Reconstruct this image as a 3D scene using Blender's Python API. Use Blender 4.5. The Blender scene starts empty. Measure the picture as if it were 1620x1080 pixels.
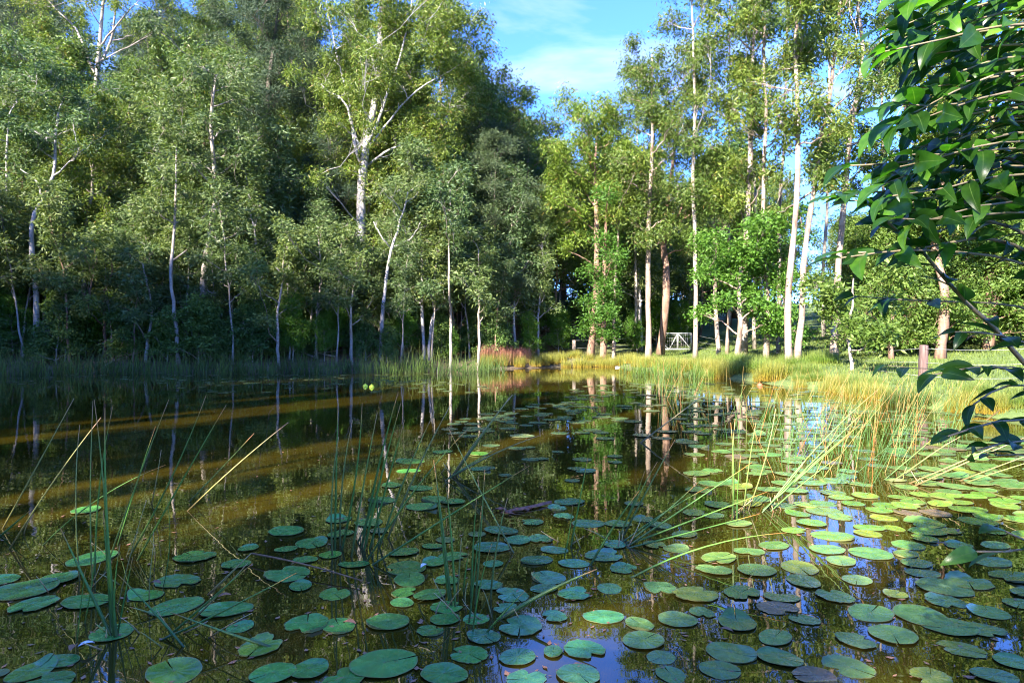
import bpy, math, random
import numpy as np
from mathutils import Vector
sc = bpy.context.scene
col = sc.collection
R = math.radians

# ------------------------------------------------------------------ camera, sky, sun, exposure
F = 1055.0                      # focal length in photo pixels (photo 1620 x 1080)
EYE = 1.6                       # eye height above the water
cam_d = bpy.data.cameras.new('camera')
cam_d.sensor_width = 36.0
cam_d.lens = 36.0 * F / 1620.0
cam_d.clip_start = 0.05
cam_d.clip_end = 3000.0
cam = bpy.data.objects.new('camera', cam_d)
cam.location = (0, 0, EYE)
cam.rotation_euler = (R(90), 0, 0)
col.objects.link(cam)
sc.camera = cam

SUN_EL = 29.0
SUN_ROT = 212.0                 # compass angle from +Y: behind the viewer, to the left
world = bpy.data.worlds.new('World')
sc.world = world
world.use_nodes = True
wn, wl = world.node_tree.nodes, world.node_tree.links
bg = wn['Background']
bg.inputs['Strength'].default_value = 0.15
sky = wn.new('ShaderNodeTexSky')
sky.sky_type = 'NISHITA'
sky.sun_disc = False
sky.sun_elevation = R(SUN_EL)
sky.sun_rotation = R(SUN_ROT)
sky.air_density = 1.0
sky.dust_density = 0.1
sky.ozone_density = 4.0
tc = wn.new('ShaderNodeTexCoord')
sep = wn.new('ShaderNodeSeparateXYZ')
wl.new(tc.outputs['Generated'], sep.inputs[0])
def wmath(op, a, b=None):
    n = wn.new('ShaderNodeMath'); n.operation = op
    for i, v in enumerate((a, b)):
        if v is None: continue
        if isinstance(v, (int, float)): n.inputs[i].default_value = v
        else: wl.new(v, n.inputs[i])
    return n.outputs[0]
zz = wmath('ADD', wmath('MAXIMUM', sep.outputs['Z'], 0.02), 0.08)
comb = wn.new('ShaderNodeCombineXYZ')
wl.new(wmath('DIVIDE', sep.outputs['X'], zz), comb.inputs[0])
wl.new(wmath('DIVIDE', sep.outputs['Y'], zz), comb.inputs[1])
mp = wn.new('ShaderNodeMapping')
mp.inputs['Rotation'].default_value = (0, 0, R(-32))
mp.inputs['Scale'].default_value = (0.4, 1.3, 1.0)
mp.inputs['Location'].default_value = (1.7, 0.9, 0.0)
wl.new(comb.outputs[0], mp.inputs['Vector'])
nz = wn.new('ShaderNodeTexNoise')
nz.inputs['Scale'].default_value = 0.85
nz.inputs['Detail'].default_value = 7.0
nz.inputs['Roughness'].default_value = 0.55
nz.inputs['Distortion'].default_value = 1.2
wl.new(mp.outputs[0], nz.inputs['Vector'])
rp = wn.new('ShaderNodeValToRGB')
rp.color_ramp.elements[0].position = 0.545
rp.color_ramp.elements[0].color = (0.02, 0.02, 0.02, 1)
rp.color_ramp.elements[1].position = 0.78
wl.new(nz.outputs['Fac'], rp.inputs[0])
mixc = wn.new('ShaderNodeMixRGB')
wl.new(rp.outputs[0], mixc.inputs[0])
tint = wn.new('ShaderNodeMixRGB'); tint.blend_type = 'MULTIPLY'; tint.inputs[0].default_value = 1.0
tint.inputs[2].default_value = (0.225, 0.365, 0.76, 1)
wl.new(sky.outputs[0], tint.inputs[1])
wl.new(tint.outputs[0], mixc.inputs[1])
mixc.inputs[2].default_value = (1.45, 1.55, 1.7, 1)
wl.new(mixc.outputs[0], bg.inputs['Color'])

sun_d = bpy.data.lights.new('sun', 'SUN')
sun_d.energy = 3.8
sun_d.angle = R(0.55)
sun_d.color = (1.0, 0.93, 0.80)
sun = bpy.data.objects.new('sun', sun_d)
sdir = Vector((math.sin(R(SUN_ROT)) * math.cos(R(SUN_EL)), math.cos(R(SUN_ROT)) * math.cos(R(SUN_EL)), math.sin(R(SUN_EL))))
sun.rotation_euler = (-sdir).to_track_quat('-Z', 'Y').to_euler()
sun.location = sdir * 100
col.objects.link(sun)

sc.view_settings.view_transform = 'Standard'
sc.view_settings.look = 'None'
sc.view_settings.gamma = 1.0
sc.view_settings.exposure = 2.8
sc.cycles.max_bounces = 6
sc.cycles.diffuse_bounces = 3
sc.cycles.glossy_bounces = 3
sc.cycles.transmission_bounces = 4
sc.cycles.sample_clamp_indirect = 6.0
sc.cycles.filter_width = 1.1
sc.cycles.use_denoising = True
sc.cycles.use_adaptive_sampling = True
sc.cycles.adaptive_threshold = 0.02

# ------------------------------------------------------------------ helpers
def at(px, py, d):
    return np.array([(px - 810.0) / F * d, d, EYE - (py - 540.0) / F * d])
def on_water(px, py, z=0.0):
    d = (EYE - z) * F / (py - 540.0)
    return np.array([(px - 810.0) / F * d, d, z])
def to_px(p):
    return 810 + p[0] / p[1] * F, 540 - (p[2] - EYE) / p[1] * F
def nrm(a):
    a = np.asarray(a, float)
    return a / np.maximum(np.linalg.norm(a, axis=-1, keepdims=True), 1e-9)

class MB:
    """collects pieces of geometry and links them as one mesh"""
    def __init__(s):
        s.v = []; s.f = []; s.r = []; s.t = []; s.n = 0
    def add(s, v, faces, rnd=0.5, t=0.0):
        v = np.asarray(v, np.float32).reshape(-1, 3)
        k = len(v)
        for f in (faces if isinstance(faces, list) else [faces]):
            s.f.append(np.asarray(f, np.int32) + s.n)
        s.v.append(v)
        s.r.append(np.broadcast_to(np.asarray(rnd, np.float32), (k,)))
        s.t.append(np.broadcast_to(np.asarray(t, np.float32), (k,)))
        s.n += k
    def mesh(s, name, mat, smooth=False):
        me = bpy.data.meshes.new(name)
        if s.n == 0: return me
        v = np.concatenate(s.v)
        me.vertices.add(len(v)); me.vertices.foreach_set('co', v.ravel())
        idx = np.concatenate([f.ravel() for f in s.f])
        tot = np.concatenate([np.full(len(f), f.shape[1], np.int32) for f in s.f])
        st = np.concatenate([[0], np.cumsum(tot)[:-1]]).astype(np.int32)
        me.loops.add(len(idx)); me.loops.foreach_set('vertex_index', idx)
        me.polygons.add(len(tot)); me.polygons.foreach_set('loop_start', st)
        me.polygons.foreach_set('loop_total', tot)
        if smooth: me.polygons.foreach_set('use_smooth', np.ones(len(tot), bool))
        a = me.attributes.new('rnd', 'FLOAT', 'POINT'); a.data.foreach_set('value', np.concatenate(s.r).astype(np.float32))
        a = me.attributes.new('t', 'FLOAT', 'POINT'); a.data.foreach_set('value', np.concatenate(s.t).astype(np.float32))
        me.update(calc_edges=True)
        if mat: me.materials.append(mat)
        return me

def link(name, data, parent=None, loc=None, rot=None, scale=None):
    o = bpy.data.objects.new(name, data)
    col.objects.link(o)
    if parent: o.parent = parent
    if loc is not None: o.location = tuple(float(q) for q in loc)
    if rot is not None: o.rotation_euler = rot
    if scale is not None: o.scale = scale
    return o
def tag(o, label=None, cat=None, group=None, kind=None):
    if label: o['label'] = label
    if cat: o['category'] = cat
    if group: o['group'] = group
    if kind: o['kind'] = kind
    return o
def copy_tree(o, parent=None):
    c = o.copy(); col.objects.link(c)
    if parent: c.parent = parent
    for ch in list(o.children): copy_tree(ch, c)
    return c

def tube(mb, pts, rad, sides=6, rnd=0.5, cap=True):
    pts = np.asarray(pts, float); n = len(pts)
    rad = np.broadcast_to(np.asarray(rad, float), (n,))
    tan = nrm(np.gradient(pts, axis=0))
    ref = np.array([0.31, 0.95, 0.07]) if abs(tan[0][2]) > 0.7 else np.array([0.05, 0.1, 1.0])
    u = nrm(np.cross(tan, ref)); w = np.cross(tan, u)
    a = np.linspace(0, 2 * np.pi, sides, endpoint=False)
    v = pts[:, None] + rad[:, None, None] * (np.cos(a)[None, :, None] * u[:, None] + np.sin(a)[None, :, None] * w[:, None])
    i = np.arange(n - 1)[:, None] * sides; j = np.arange(sides)[None]; k = (j + 1) % sides
    q = np.stack([i + j, i + k, i + sides + k, i + sides + j], -1).reshape(-1, 4)
    t = np.repeat(np.linspace(0, 1, n), sides)
    faces = [q]
    if cap:
        faces.append(((n - 1) * sides + np.arange(sides))[None])
        faces.append(np.arange(sides)[::-1][None])
    mb.add(v.reshape(-1, 3), faces, rnd, t)

def bez(a, b, c, n):
    t = np.linspace(0, 1, n)[:, None]
    return (1 - t) ** 2 * a + 2 * t * (1 - t) * b + t * t * c
def resample(pts, n, rng=None, jit=0.0):
    pts = np.asarray(pts, float)
    s = np.concatenate([[0], np.cumsum(np.linalg.norm(np.diff(pts, axis=0), axis=1))])
    u = np.linspace(0, s[-1], n)
    o = np.stack([np.interp(u, s, pts[:, k]) for k in range(3)], -1)
    k = np.array([0.25, 0.5, 0.25])
    for _ in range(2):
        m = o.copy()
        m[1:-1] = k[0] * o[:-2] + k[1] * o[1:-1] + k[2] * o[2:]
        o = m
    if rng is not None and jit:
        o[1:-1, :2] += rng.normal(0, jit, (n - 2, 2))
    return o

def leaves(mb, P, rng, L, W, droop=0.6, up=0.0, out=None):
    """lance-shaped leaves, two faces each, folded along the midrib"""
    n = len(P)
    D = rng.normal(0, 1, (n, 3))
    D = nrm(D)
    D[:, 2] = D[:, 2] * (1 - abs(droop)) - droop
    if out is not None: D += out * 0.5
    D[:, 2] += up
    D = nrm(D)
    S = nrm(np.cross(D, rng.normal(0, 1, (n, 3))))
    N = np.cross(S, D)
    l = (L * rng.uniform(0.65, 1.3, n))[:, None]; w = (W * rng.uniform(0.7, 1.25, n))[:, None]
    v = np.empty((n, 4, 3))
    v[:, 0] = P
    mid = P + D * l * 0.45 + N * w * 0.25
    v[:, 1] = mid + S * w * 0.5
    v[:, 3] = mid - S * w * 0.5
    v[:, 2] = P + D * l + N * w * 0.05
    b = np.arange(n)[:, None] * 4
    f = np.concatenate([b + [0, 1, 2], b + [0, 2, 3]])
    mb.add(v.reshape(-1, 3), f, np.repeat(rng.uniform(0, 1, n), 4), 0.0)

# ------------------------------------------------------------------ materials
def new_mat(name):
    m = bpy.data.materials.new(name); m.use_nodes = True
    nt = m.node_tree
    return m, nt.nodes, nt.links, nt.nodes['Principled BSDF']
def attr(n, name):
    a = n.new('ShaderNodeAttribute'); a.attribute_name = name; return a.outputs['Fac']
def ramp(n, l, src, stops):
    r = n.new('ShaderNodeValToRGB'); e = r.color_ramp.elements
    while len(e) < len(stops): e.new(0.5)
    for x, (p, c) in zip(e, stops): x.position = p; x.color = (*c, 1)
    l.new(src, r.inputs[0]); return r.outputs[0]
def mixrgb(n, l, fac, a, b, mode='MIX'):
    m = n.new('ShaderNodeMixRGB'); m.blend_type = mode
    for i, v in enumerate((fac, a, b)):
        if isinstance(v, (int, float)): m.inputs[i].default_value = v
        elif isinstance(v, tuple): m.inputs[i].default_value = (*v, 1)
        else: l.new(v, m.inputs[i])
    return m.outputs[0]
def noise(n, l, scale, detail=4, vec=None, rough=0.5, mapscale=None, coord='Object'):
    z = n.new('ShaderNodeTexNoise'); z.inputs['Scale'].default_value = scale
    z.inputs['Detail'].default_value = detail; z.inputs['Roughness'].default_value = rough
    if vec is None:
        t = n.new('ShaderNodeTexCoord'); vec = t.outputs[coord]
    if mapscale:
        m = n.new('ShaderNodeMapping'); m.inputs['Scale'].default_value = mapscale
        l.new(vec, m.inputs['Vector']); vec = m.outputs[0]
    l.new(vec, z.inputs['Vector']); return z.outputs['Fac']
def bump(n, l, b, h, strength, dist):
    u = n.new('ShaderNodeBump'); u.inputs['Strength'].default_value = strength; u.inputs['Distance'].default_value = dist
    l.new(h, u.inputs['Height']); l.new(u.outputs[0], b.inputs['Normal'])

def leaf_mat(name, dark, mid, light, trans=0.35, rough=0.5, old=None):
    m, n, l, b = new_mat(name)
    stops = [(0.0, dark), (0.5, mid), (0.93, light)]
    if old: stops.append((0.985, old))
    c = ramp(n, l, attr(n, 'rnd'), stops)
    oi = n.new('ShaderNodeObjectInfo')
    v = ramp(n, l, oi.outputs['Random'], [(0.0, (0.78, 0.86, 0.92)), (0.5, (1, 1, 1)), (1.0, (1.18, 1.1, 0.85))])
    c = mixrgb(n, l, 1.0, c, v, 'MULTIPLY')
    c = mixrgb(n, l, 1.0, c, oi.outputs['Color'], 'MULTIPLY')
    l.new(c, b.inputs['Base Color'])
    b.inputs['Roughness'].default_value = rough
    b.inputs['Specular IOR Level'].default_value = 0.35
    tr = n.new('ShaderNodeBsdfTranslucent')
    c2 = mixrgb(n, l, 1.0, c, (1.25, 1.3, 0.55), 'MULTIPLY')
    l.new(c2, tr.inputs['Color'])
    ms = n.new('ShaderNodeMixShader'); ms.inputs[0].default_value = trans
    l.new(b.outputs[0], ms.inputs[1]); l.new(tr.outputs[0], ms.inputs[2])
    l.new(ms.outputs[0], n['Material Output'].inputs['Surface'])
    return m
M = {}
M['gum'] = leaf_mat('gum_leaf', (0.06, 0.1, 0.018), (0.115, 0.175, 0.03), (0.2, 0.26, 0.06), 0.42, 0.4, (0.2, 0.15, 0.05))
M['grey'] = leaf_mat('grey_green_leaf', (0.05, 0.085, 0.026), (0.1, 0.15, 0.045), (0.19, 0.235, 0.09), 0.38, 0.45)
M['dark'] = leaf_mat('dark_needle', (0.026, 0.05, 0.022), (0.048, 0.08, 0.035), (0.08, 0.11, 0.055), 0.2, 0.6)
M['bright'] = leaf_mat('bright_leaf', (0.06, 0.14, 0.015), (0.1, 0.22, 0.025), (0.16, 0.3, 0.04), 0.45, 0.5)
M['bush'] = leaf_mat('bush_leaf', (0.055, 0.1, 0.02), (0.09, 0.16, 0.03), (0.16, 0.23, 0.06), 0.4, 0.5)
M['under'] = leaf_mat('understory_leaf', (0.05, 0.1, 0.024), (0.1, 0.18, 0.04), (0.16, 0.25, 0.07), 0.35, 0.5)

def bark_mat(name, pale, mid, dark, zs=0.25, cover=0.5, rough=0.8):
    m, n, l, b = new_mat(name)
    p = noise(n, l, 3.0, 5, mapscale=(1.2, 1.2, zs), rough=0.65)
    c = ramp(n, l, p, [(cover - 0.15, pale), (cover + 0.06, mid), (cover + 0.22, dark)])
    q = noise(n, l, 22.0, 3, mapscale=(1, 1, 0.12))
    c = mixrgb(n, l, 0.55, c, ramp(n, l, q, [(0.3, (0.55, 0.5, 0.46)), (0.7, (1.1, 1.08, 1.05))]), 'MULTIPLY')
    k = noise(n, l, 4.0, 4, mapscale=(0.8, 0.8, 5.0), rough=0.6)
    sc_ = ramp(n, l, k, [(0.55, (0, 0, 0)), (0.63, (1, 1, 1))])
    c = mixrgb(n, l, mixrgb(n, l, 1.0, sc_, (0.65, 0.65, 0.65), 'MULTIPLY'), c, dark)
    l.new(c, b.inputs['Base Color']); b.inputs['Roughness'].default_value = rough
    bump(n, l, b, q, 0.6, 0.03)
    return m
M['white_bark'] = bark_mat('white_gum_bark', (0.44, 0.385, 0.34), (0.3, 0.23, 0.18), (0.13, 0.08, 0.055), 0.3, 0.45)
M['grey_bark'] = bark_mat('grey_bark', (0.42, 0.38, 0.33), (0.3, 0.25, 0.21), (0.15, 0.11, 0.085), 0.3, 0.5)
M['brown_bark'] = bark_mat('brown_stringy_bark', (0.38, 0.25, 0.18), (0.24, 0.14, 0.1), (0.11, 0.065, 0.045), 0.12, 0.48, 0.9)
M['blue_bark'] = bark_mat('smooth_pale_bark', (0.5, 0.47, 0.47), (0.36, 0.33, 0.33), (0.16, 0.14, 0.13), 0.2, 0.5)
M['dark_bark'] = bark_mat('dark_bark', (0.16, 0.13, 0.11), (0.1, 0.08, 0.065), (0.05, 0.04, 0.03), 0.2, 0.5, 0.9)

def grass_mat(name, base, mid, tip, trans=0.3):
    m, n, l, b = new_mat(name)
    c = ramp(n, l, attr(n, 't'), [(0.0, base), (0.5, mid), (1.0, tip)])
    v = ramp(n, l, attr(n, 'rnd'), [(0, (0.6, 0.62, 0.6)), (0.5, (1, 1, 1)), (1, (1.35, 1.2, 0.95))])
    c = mixrgb(n, l, 1.0, c, v, 'MULTIPLY')
    oi = n.new('ShaderNodeObjectInfo')
    c = mixrgb(n, l, 1.0, c, oi.outputs['Color'], 'MULTIPLY')
    l.new(c, b.inputs['Base Color']); b.inputs['Roughness'].default_value = 0.5
    b.inputs['Specular IOR Level'].default_value = 0.3
    tr = n.new('ShaderNodeBsdfTranslucent'); l.new(c, tr.inputs['Color'])
    ms = n.new('ShaderNodeMixShader'); ms.inputs[0].default_value = trans
    l.new(b.outputs[0], ms.inputs[1]); l.new(tr.outputs[0], ms.inputs[2])
    l.new(ms.outputs[0], n['Material Output'].inputs['Surface'])
    return m
M['reed'] = grass_mat('reed_blade', (0.06, 0.10, 0.03), (0.08, 0.15, 0.035), (0.16, 0.19, 0.06))
M['gold'] = grass_mat('golden_grass', (0.32, 0.22, 0.03), (0.24, 0.25, 0.04), (0.3, 0.31, 0.08), 0.35)
M['lush'] = grass_mat('lush_grass', (0.19, 0.19, 0.03), (0.13, 0.22, 0.035), (0.25, 0.31, 0.09), 0.35)
M['pink'] = grass_mat('pink_grass', (0.3, 0.22, 0.05), (0.34, 0.2, 0.1), (0.5, 0.2, 0.18), 0.35)
M['lawn'] = grass_mat('lawn_grass', (0.085, 0.125, 0.022), (0.12, 0.175, 0.034), (0.17, 0.22, 0.055), 0.3)

# sedge blades: green stem, straw to orange at the tip
def sedge_mat():
    m, n, l, b = new_mat('sedge_stem')
    oi = n.new('ShaderNodeObjectInfo')
    g = ramp(n, l, attr(n, 't'), [(0.0, (0.04, 0.08, 0.018)), (0.25, (0.07, 0.18, 0.028)), (1.0, (0.13, 0.27, 0.045))])
    k = mixrgb(n, l, 1.0, g, ramp(n, l, attr(n, 'rnd'), [(0, (0.75, 0.8, 0.8)), (1, (1.3, 1.2, 1.0))]), 'MULTIPLY')
    tip = ramp(n, l, attr(n, 't'), [(0.80, (0, 0, 0)), (0.92, (1, 1, 1))])
    c = mixrgb(n, l, tip, k, (0.42, 0.2, 0.035))
    # dry share: object colour carries straw (blue channel = dryness)
    s = n.new('ShaderNodeSeparateColor'); l.new(oi.outputs['Color'], s.inputs[0])
    c = mixrgb(n, l, s.outputs['Blue'], c, ramp(n, l, attr(n, 't'), [(0, (0.2, 0.09, 0.03)), (0.6, (0.5, 0.33, 0.15)), (1, (0.6, 0.48, 0.3))]))
    l.new(c, b.inputs['Base Color']); b.inputs['Roughness'].default_value = 0.4
    return m
M['sedge'] = sedge_mat()
m, n, l, b = new_mat('sedge_mixed')     # mid-distance sedge: colour by stem
c = ramp(n, l, attr(n, 'rnd'), [(0.0, (0.035, 0.1, 0.022)), (0.5, (0.06, 0.15, 0.03)), (0.8, (0.12, 0.2, 0.05)), (0.91, (0.34, 0.2, 0.06)), (1.0, (0.34, 0.12, 0.035))])
tip = ramp(n, l, attr(n, 't'), [(0.75, (0, 0, 0)), (0.95, (1, 1, 1))])
c = mixrgb(n, l, tip, c, (0.45, 0.27, 0.08)); l.new(c, b.inputs['Base Color']); b.inputs['Roughness'].default_value = 0.45
M['sedge_mixed'] = m

# lily pads
def pad_mat():
    m, n, l, b = new_mat('lily_pad')
    oi = n.new('ShaderNodeObjectInfo')
    c = mixrgb(n, l, ramp(n, l, noise(n, l, 3.0, 5), [(0.3, (0, 0, 0)), (0.7, (1, 1, 1))]), (0.55, 0.72, 0.75), (1.5, 1.25, 0.9))
    c = mixrgb(n, l, 1.0, oi.outputs['Color'], c, 'MULTIPLY')
    spots = ramp(n, l, noise(n, l, 9.0, 3), [(0.66, (0, 0, 0)), (0.74, (1, 1, 1))])
    c = mixrgb(n, l, mixrgb(n, l, 1.0, spots, (0.45, 0.45, 0.45), 'MULTIPLY'), c, (0.14, 0.13, 0.03))
    rim = ramp(n, l, attr(n, 't'), [(0.93, (0, 0, 0)), (1.0, (1, 1, 1))])
    c = mixrgb(n, l, mixrgb(n, l, 1.0, rim, (0.7, 0.7, 0.7), 'MULTIPLY'), c, (0.17, 0.15, 0.07))
    navel = ramp(n, l, attr(n, 't'), [(0.02, (1, 1, 1)), (0.09, (0, 0, 0))])
    c = mixrgb(n, l, mixrgb(n, l, 1.0, navel, (0.55, 0.55, 0.55), 'MULTIPLY'), c, (0.16, 0.17, 0.04))
    l.new(c, b.inputs['Base Color'])
    rgh = ramp(n, l, noise(n, l, 6.0, 2), [(0.3, (0.16,) * 3), (0.7, (0.34,) * 3)])
    l.new(rgh, b.inputs['Roughness'])
    b.inputs['Specular IOR Level'].default_value = 0.45
    # fine radiating veins
    t = n.new('ShaderNodeTexCoord'); s = n.new('ShaderNodeSeparateXYZ'); l.new(t.outputs['Object'], s.inputs[0])
    a = n.new('ShaderNodeMath'); a.operation = 'ARCTAN2'; l.new(s.outputs[1], a.inputs[0]); l.new(s.outputs[0], a.inputs[1])
    q = n.new('ShaderNodeMath'); q.operation = 'MULTIPLY'; q.inputs[1].default_value = 13; l.new(a.outputs[0], q.inputs[0])
    w = n.new('ShaderNodeMath'); w.operation = 'SINE'; l.new(q.outputs[0], w.inputs[0])
    bump(n, l, b, w.outputs[0], 0.1, 0.003)
    return m
M['pad'] = pad_mat()

# water: turbid brown body colour under a mirror-like surface
m, n, l, b = new_mat('pond_water')
t = n.new('ShaderNodeTexCoord')
c = ramp(n, l, noise(n, l, 0.35, 4, t.outputs['Object']), [(0.3, (0.022, 0.0165, 0.002)), (0.7, (0.052, 0.037, 0.003))])
l.new(c, b.inputs['Base Color'])
b.inputs['Roughness'].default_value = 0.015
b.inputs['IOR'].default_value = 1.5
b.inputs['Specular IOR Level'].default_value = 0.9
rip = noise(n, l, 1.1, 3, t.outputs['Object'], 0.5, (1, 1.6, 1))
bump(n, l, b, rip, 0.05, 0.05)
M['water'] = m

# land: leaf litter in the forest, grass in the field
m, n, l, b = new_mat('ground')
t = n.new('ShaderNodeTexCoord')
lit = ramp(n, l, noise(n, l, 2.2, 6, t.outputs['Object'], 0.7), [(0.3, (0.05, 0.035, 0.02)), (0.5, (0.11, 0.075, 0.045)), (0.7, (0.2, 0.14, 0.085))])
gr = ramp(n, l, noise(n, l, 1.3, 6, t.outputs['Object'], 0.7), [(0.3, (0.07, 0.11, 0.022)), (0.55, (0.12, 0.175, 0.036)), (0.75, (0.2, 0.21, 0.06))])
c = mixrgb(n, l, attr(n, 'rnd'), lit, gr)
l.new(c, b.inputs['Base Color']); b.inputs['Roughness'].default_value = 0.95
bump(n, l, b, noise(n, l, 6.0, 5, t.outputs['Object'], 0.7), 0.8, 0.1)
M['ground'] = m

def plain(name, colr, rough=0.6, metal=0.0, sc_=8.0, var=0.25):
    m, n, l, b = new_mat(name)
    k = noise(n, l, sc_, 5)
    lo = tuple(x * (1 - var) for x in colr); hi = tuple(min(1, x * (1 + var)) for x in colr)
    l.new(ramp(n, l, k, [(0.3, lo), (0.7, hi)]), b.inputs['Base Color'])
    b.inputs['Roughness'].default_value = rough; b.inputs['Metallic'].default_value = metal
    return m
M['float'] = plain('float_plastic', (0.7, 0.8, 0.04), 0.4, 0, 5, 0.08)
M['redfloat'] = plain('terracotta_float', (0.4, 0.1, 0.04), 0.6, 0, 6, 0.2)
M['wire'] = plain('galvanised_wire', (0.4, 0.4, 0.38), 0.5, 0.3)
M['galv'] = plain('galvanised_pipe', (0.62, 0.63, 0.6), 0.45, 0.4)
m, n, l, b = new_mat('post_timber')
c = ramp(n, l, noise(n, l, 6.0, 5, mapscale=(3, 3, 0.25)), [(0.3, (0.07, 0.04, 0.035)), (0.6, (0.16, 0.1, 0.085)), (0.8, (0.24, 0.17, 0.14))])
l.new(c, b.inputs['Base Color']); b.inputs['Roughness'].default_value = 0.9
bump(n, l, b, noise(n, l, 14.0, 4, mapscale=(3, 3, 0.15)), 0.7, 0.02)
M['post'] = m
M['bark_strip'] = plain('fallen_bark', (0.2, 0.085, 0.05), 0.8, 0, 12, 0.5)
M['litter'] = plain('dead_leaf', (0.32, 0.15, 0.07), 0.7, 0, 10, 0.5)
M['shed'] = plain('white_paint', (0.75, 0.75, 0.73), 0.6, 0, 2, 0.06)
M['shed_roof'] = plain('grey_roofing', (0.35, 0.36, 0.37), 0.5, 0.2, 2, 0.1)
M['shed_door'] = plain('dark_door', (0.08, 0.09, 0.1), 0.5, 0, 2, 0.1)

# glossy leaves of the shrub beside the viewer
m, n, l, b = new_mat('glossy_shrub_leaf')
oi = n.new('ShaderNodeObjectInfo')
c = ramp(n, l, oi.outputs['Random'], [(0, (0.022, 0.065, 0.01)), (0.6, (0.04, 0.115, 0.015)), (0.93, (0.085, 0.2, 0.025)), (1, (0.17, 0.32, 0.035))])
c = mixrgb(n, l, ramp(n, l, attr(n, 't'), [(0.0, (1, 1, 1)), (0.07, (0, 0, 0))]), c, (0.1, 0.17, 0.05))
c = mixrgb(n, l, 1.0, c, ramp(n, l, noise(n, l, 5.0, 5), [(0.3, (0.6, 0.7, 0.6)), (0.6, (1.1, 1.1, 1.0)), (0.78, (1.5, 1.25, 0.8))]), 'MULTIPLY')
l.new(c, b.inputs['Base Color']); b.inputs['Roughness'].default_value = 0.3
b.inputs['Specular IOR Level'].default_value = 0.4
tr = n.new('ShaderNodeBsdfTranslucent'); l.new(mixrgb(n, l, 1.0, c, (1.6, 2.2, 0.5), 'MULTIPLY'), tr.inputs['Color'])
ms = n.new('ShaderNodeMixShader'); ms.inputs[0].default_value = 0.45
l.new(b.outputs[0], ms.inputs[1]); l.new(tr.outputs[0], ms.inputs[2]); l.new(ms.outputs[0], n['Material Output'].inputs['Surface'])
M['glossy'] = m
M['twig'] = plain('shrub_bark', (0.2, 0.16, 0.1), 0.7, 0, 30, 0.3)

# ------------------------------------------------------------------ terrain
POND = np.array([(-34, 1.5), (-36, 18), (-31, 31), (-24, 33.5), (-14, 34.2), (-6, 35.5), (-1, 38.5), (3, 42), (6.5, 42), (8.0, 36),
                 (8.6, 30.5), (9.6, 27.8), (10.2, 22.5), (10.0, 17), (10.5, 12), (11, 6), (9, 2.5), (4, 2.1), (0, 1.8), (-15, 1.5)], float)
def shore(x, y):
    """signed distance to the shore line, positive on land"""
    x = np.asarray(x, float); y = np.asarray(y, float)
    d = np.full(x.shape, 1e9); ins = np.zeros(x.shape, bool)
    for i in range(len(POND)):
        a, b_ = POND[i], POND[(i + 1) % len(POND)]
        e = b_ - a; px, py = x - a[0], y - a[1]
        h = np.clip((px * e[0] + py * e[1]) / (e @ e), 0, 1)
        d = np.minimum(d, np.hypot(px - e[0] * h, py - e[1] * h))
        c = ((a[1] > y) != (b_[1] > y)) & (x < e[0] * (y - a[1]) / (e[1] if e[1] else 1e-9) + a[0])
        ins ^= c
    return np.where(ins, -d, d)
def sst(t): t = np.clip(t, 0, 1); return t * t * (3 - 2 * t)
def hillw(x, y):
    wl_ = sst((-18 - x) / 14); wb = sst((13 - x - 0.1 * (y - 45)) / 13)
    k = sst((y - 18) / 18)
    return wl_ * (1 - k) + wb * k
def ground(x, y):
    x = np.asarray(x, float); y = np.asarray(y, float)
    s = shore(x, y)
    s = s + 0.15 * np.sin(x * 0.9 + 1.3 * np.sin(y * 0.7)) + 0.1 * np.sin(y * 1.7 + x)
    w = hillw(x, y)
    bank = np.where(s > 0, 0.32 * (1 - np.exp(-s / 0.7)), 0.35 * s)
    sp = np.maximum(s, 0)
    hill = 48 * (1 - np.exp(-(0.16 * sp + 0.42 * np.maximum(sp - 5, 0)) / 48))
    field = 16 * (1 - np.exp(-(0.05 * sp + 0.08 * np.maximum(sp - 10, 0)) / 16))
    bump_ = 0.12 * np.sin(x * 0.6) * np.sin(y * 0.5 + 1) * np.clip(sp / 3, 0, 1)
    return np.maximum(bank, -1.2) + w * hill + (1 - w) * field + bump_
def gz(x, y): return float(ground(np.array([x]), np.array([y]))[0])

def axis(lo, hi, c0, c1, fine, n_out):
    inner = np.arange(c0, c1 + 1e-6, fine)
    k = np.linspace(0, 1, n_out + 1)[1:] ** 2
    return np.concatenate([(c0 + (lo - c0) * k)[::-1], inner, c1 + (hi - c1) * k])
gx = axis(-600, 600, -45, 40, 0.75, 26); gy = axis(-300, 900, -12, 75, 0.75, 26)
X, Y = np.meshgrid(gx, gy)
Z = ground(X, Y)
nx, ny = len(gx), len(gy)
i = (np.arange(ny - 1)[:, None] * nx + np.arange(nx - 1)[None]).ravel()
mb = MB()
mb.add(np.stack([X, Y, Z], -1), np.stack([i, i + 1, i + nx + 1, i + nx], -1), (1 - hillw(X, Y)).ravel())
g = link('ground', mb.mesh('ground', M['ground'], True)); tag(g, kind='structure')
mb = MB()
wx = [-60, 24]; wy = [-2, 60]
gx2 = np.linspace(-48, 16, 33); gy2 = np.linspace(0.5, 46, 24)
X2, Y2 = np.meshgrid(gx2, gy2)
i = (np.arange(23)[:, None] * 33 + np.arange(32)[None]).ravel()
mb.add(np.stack([X2, Y2, X2 * 0], -1), np.stack([i, i + 1, i + 34, i + 33], -1))
wv = link('pond_water', mb.mesh('pond_water', M['water'], True)); tag(wv, kind='structure')

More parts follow.
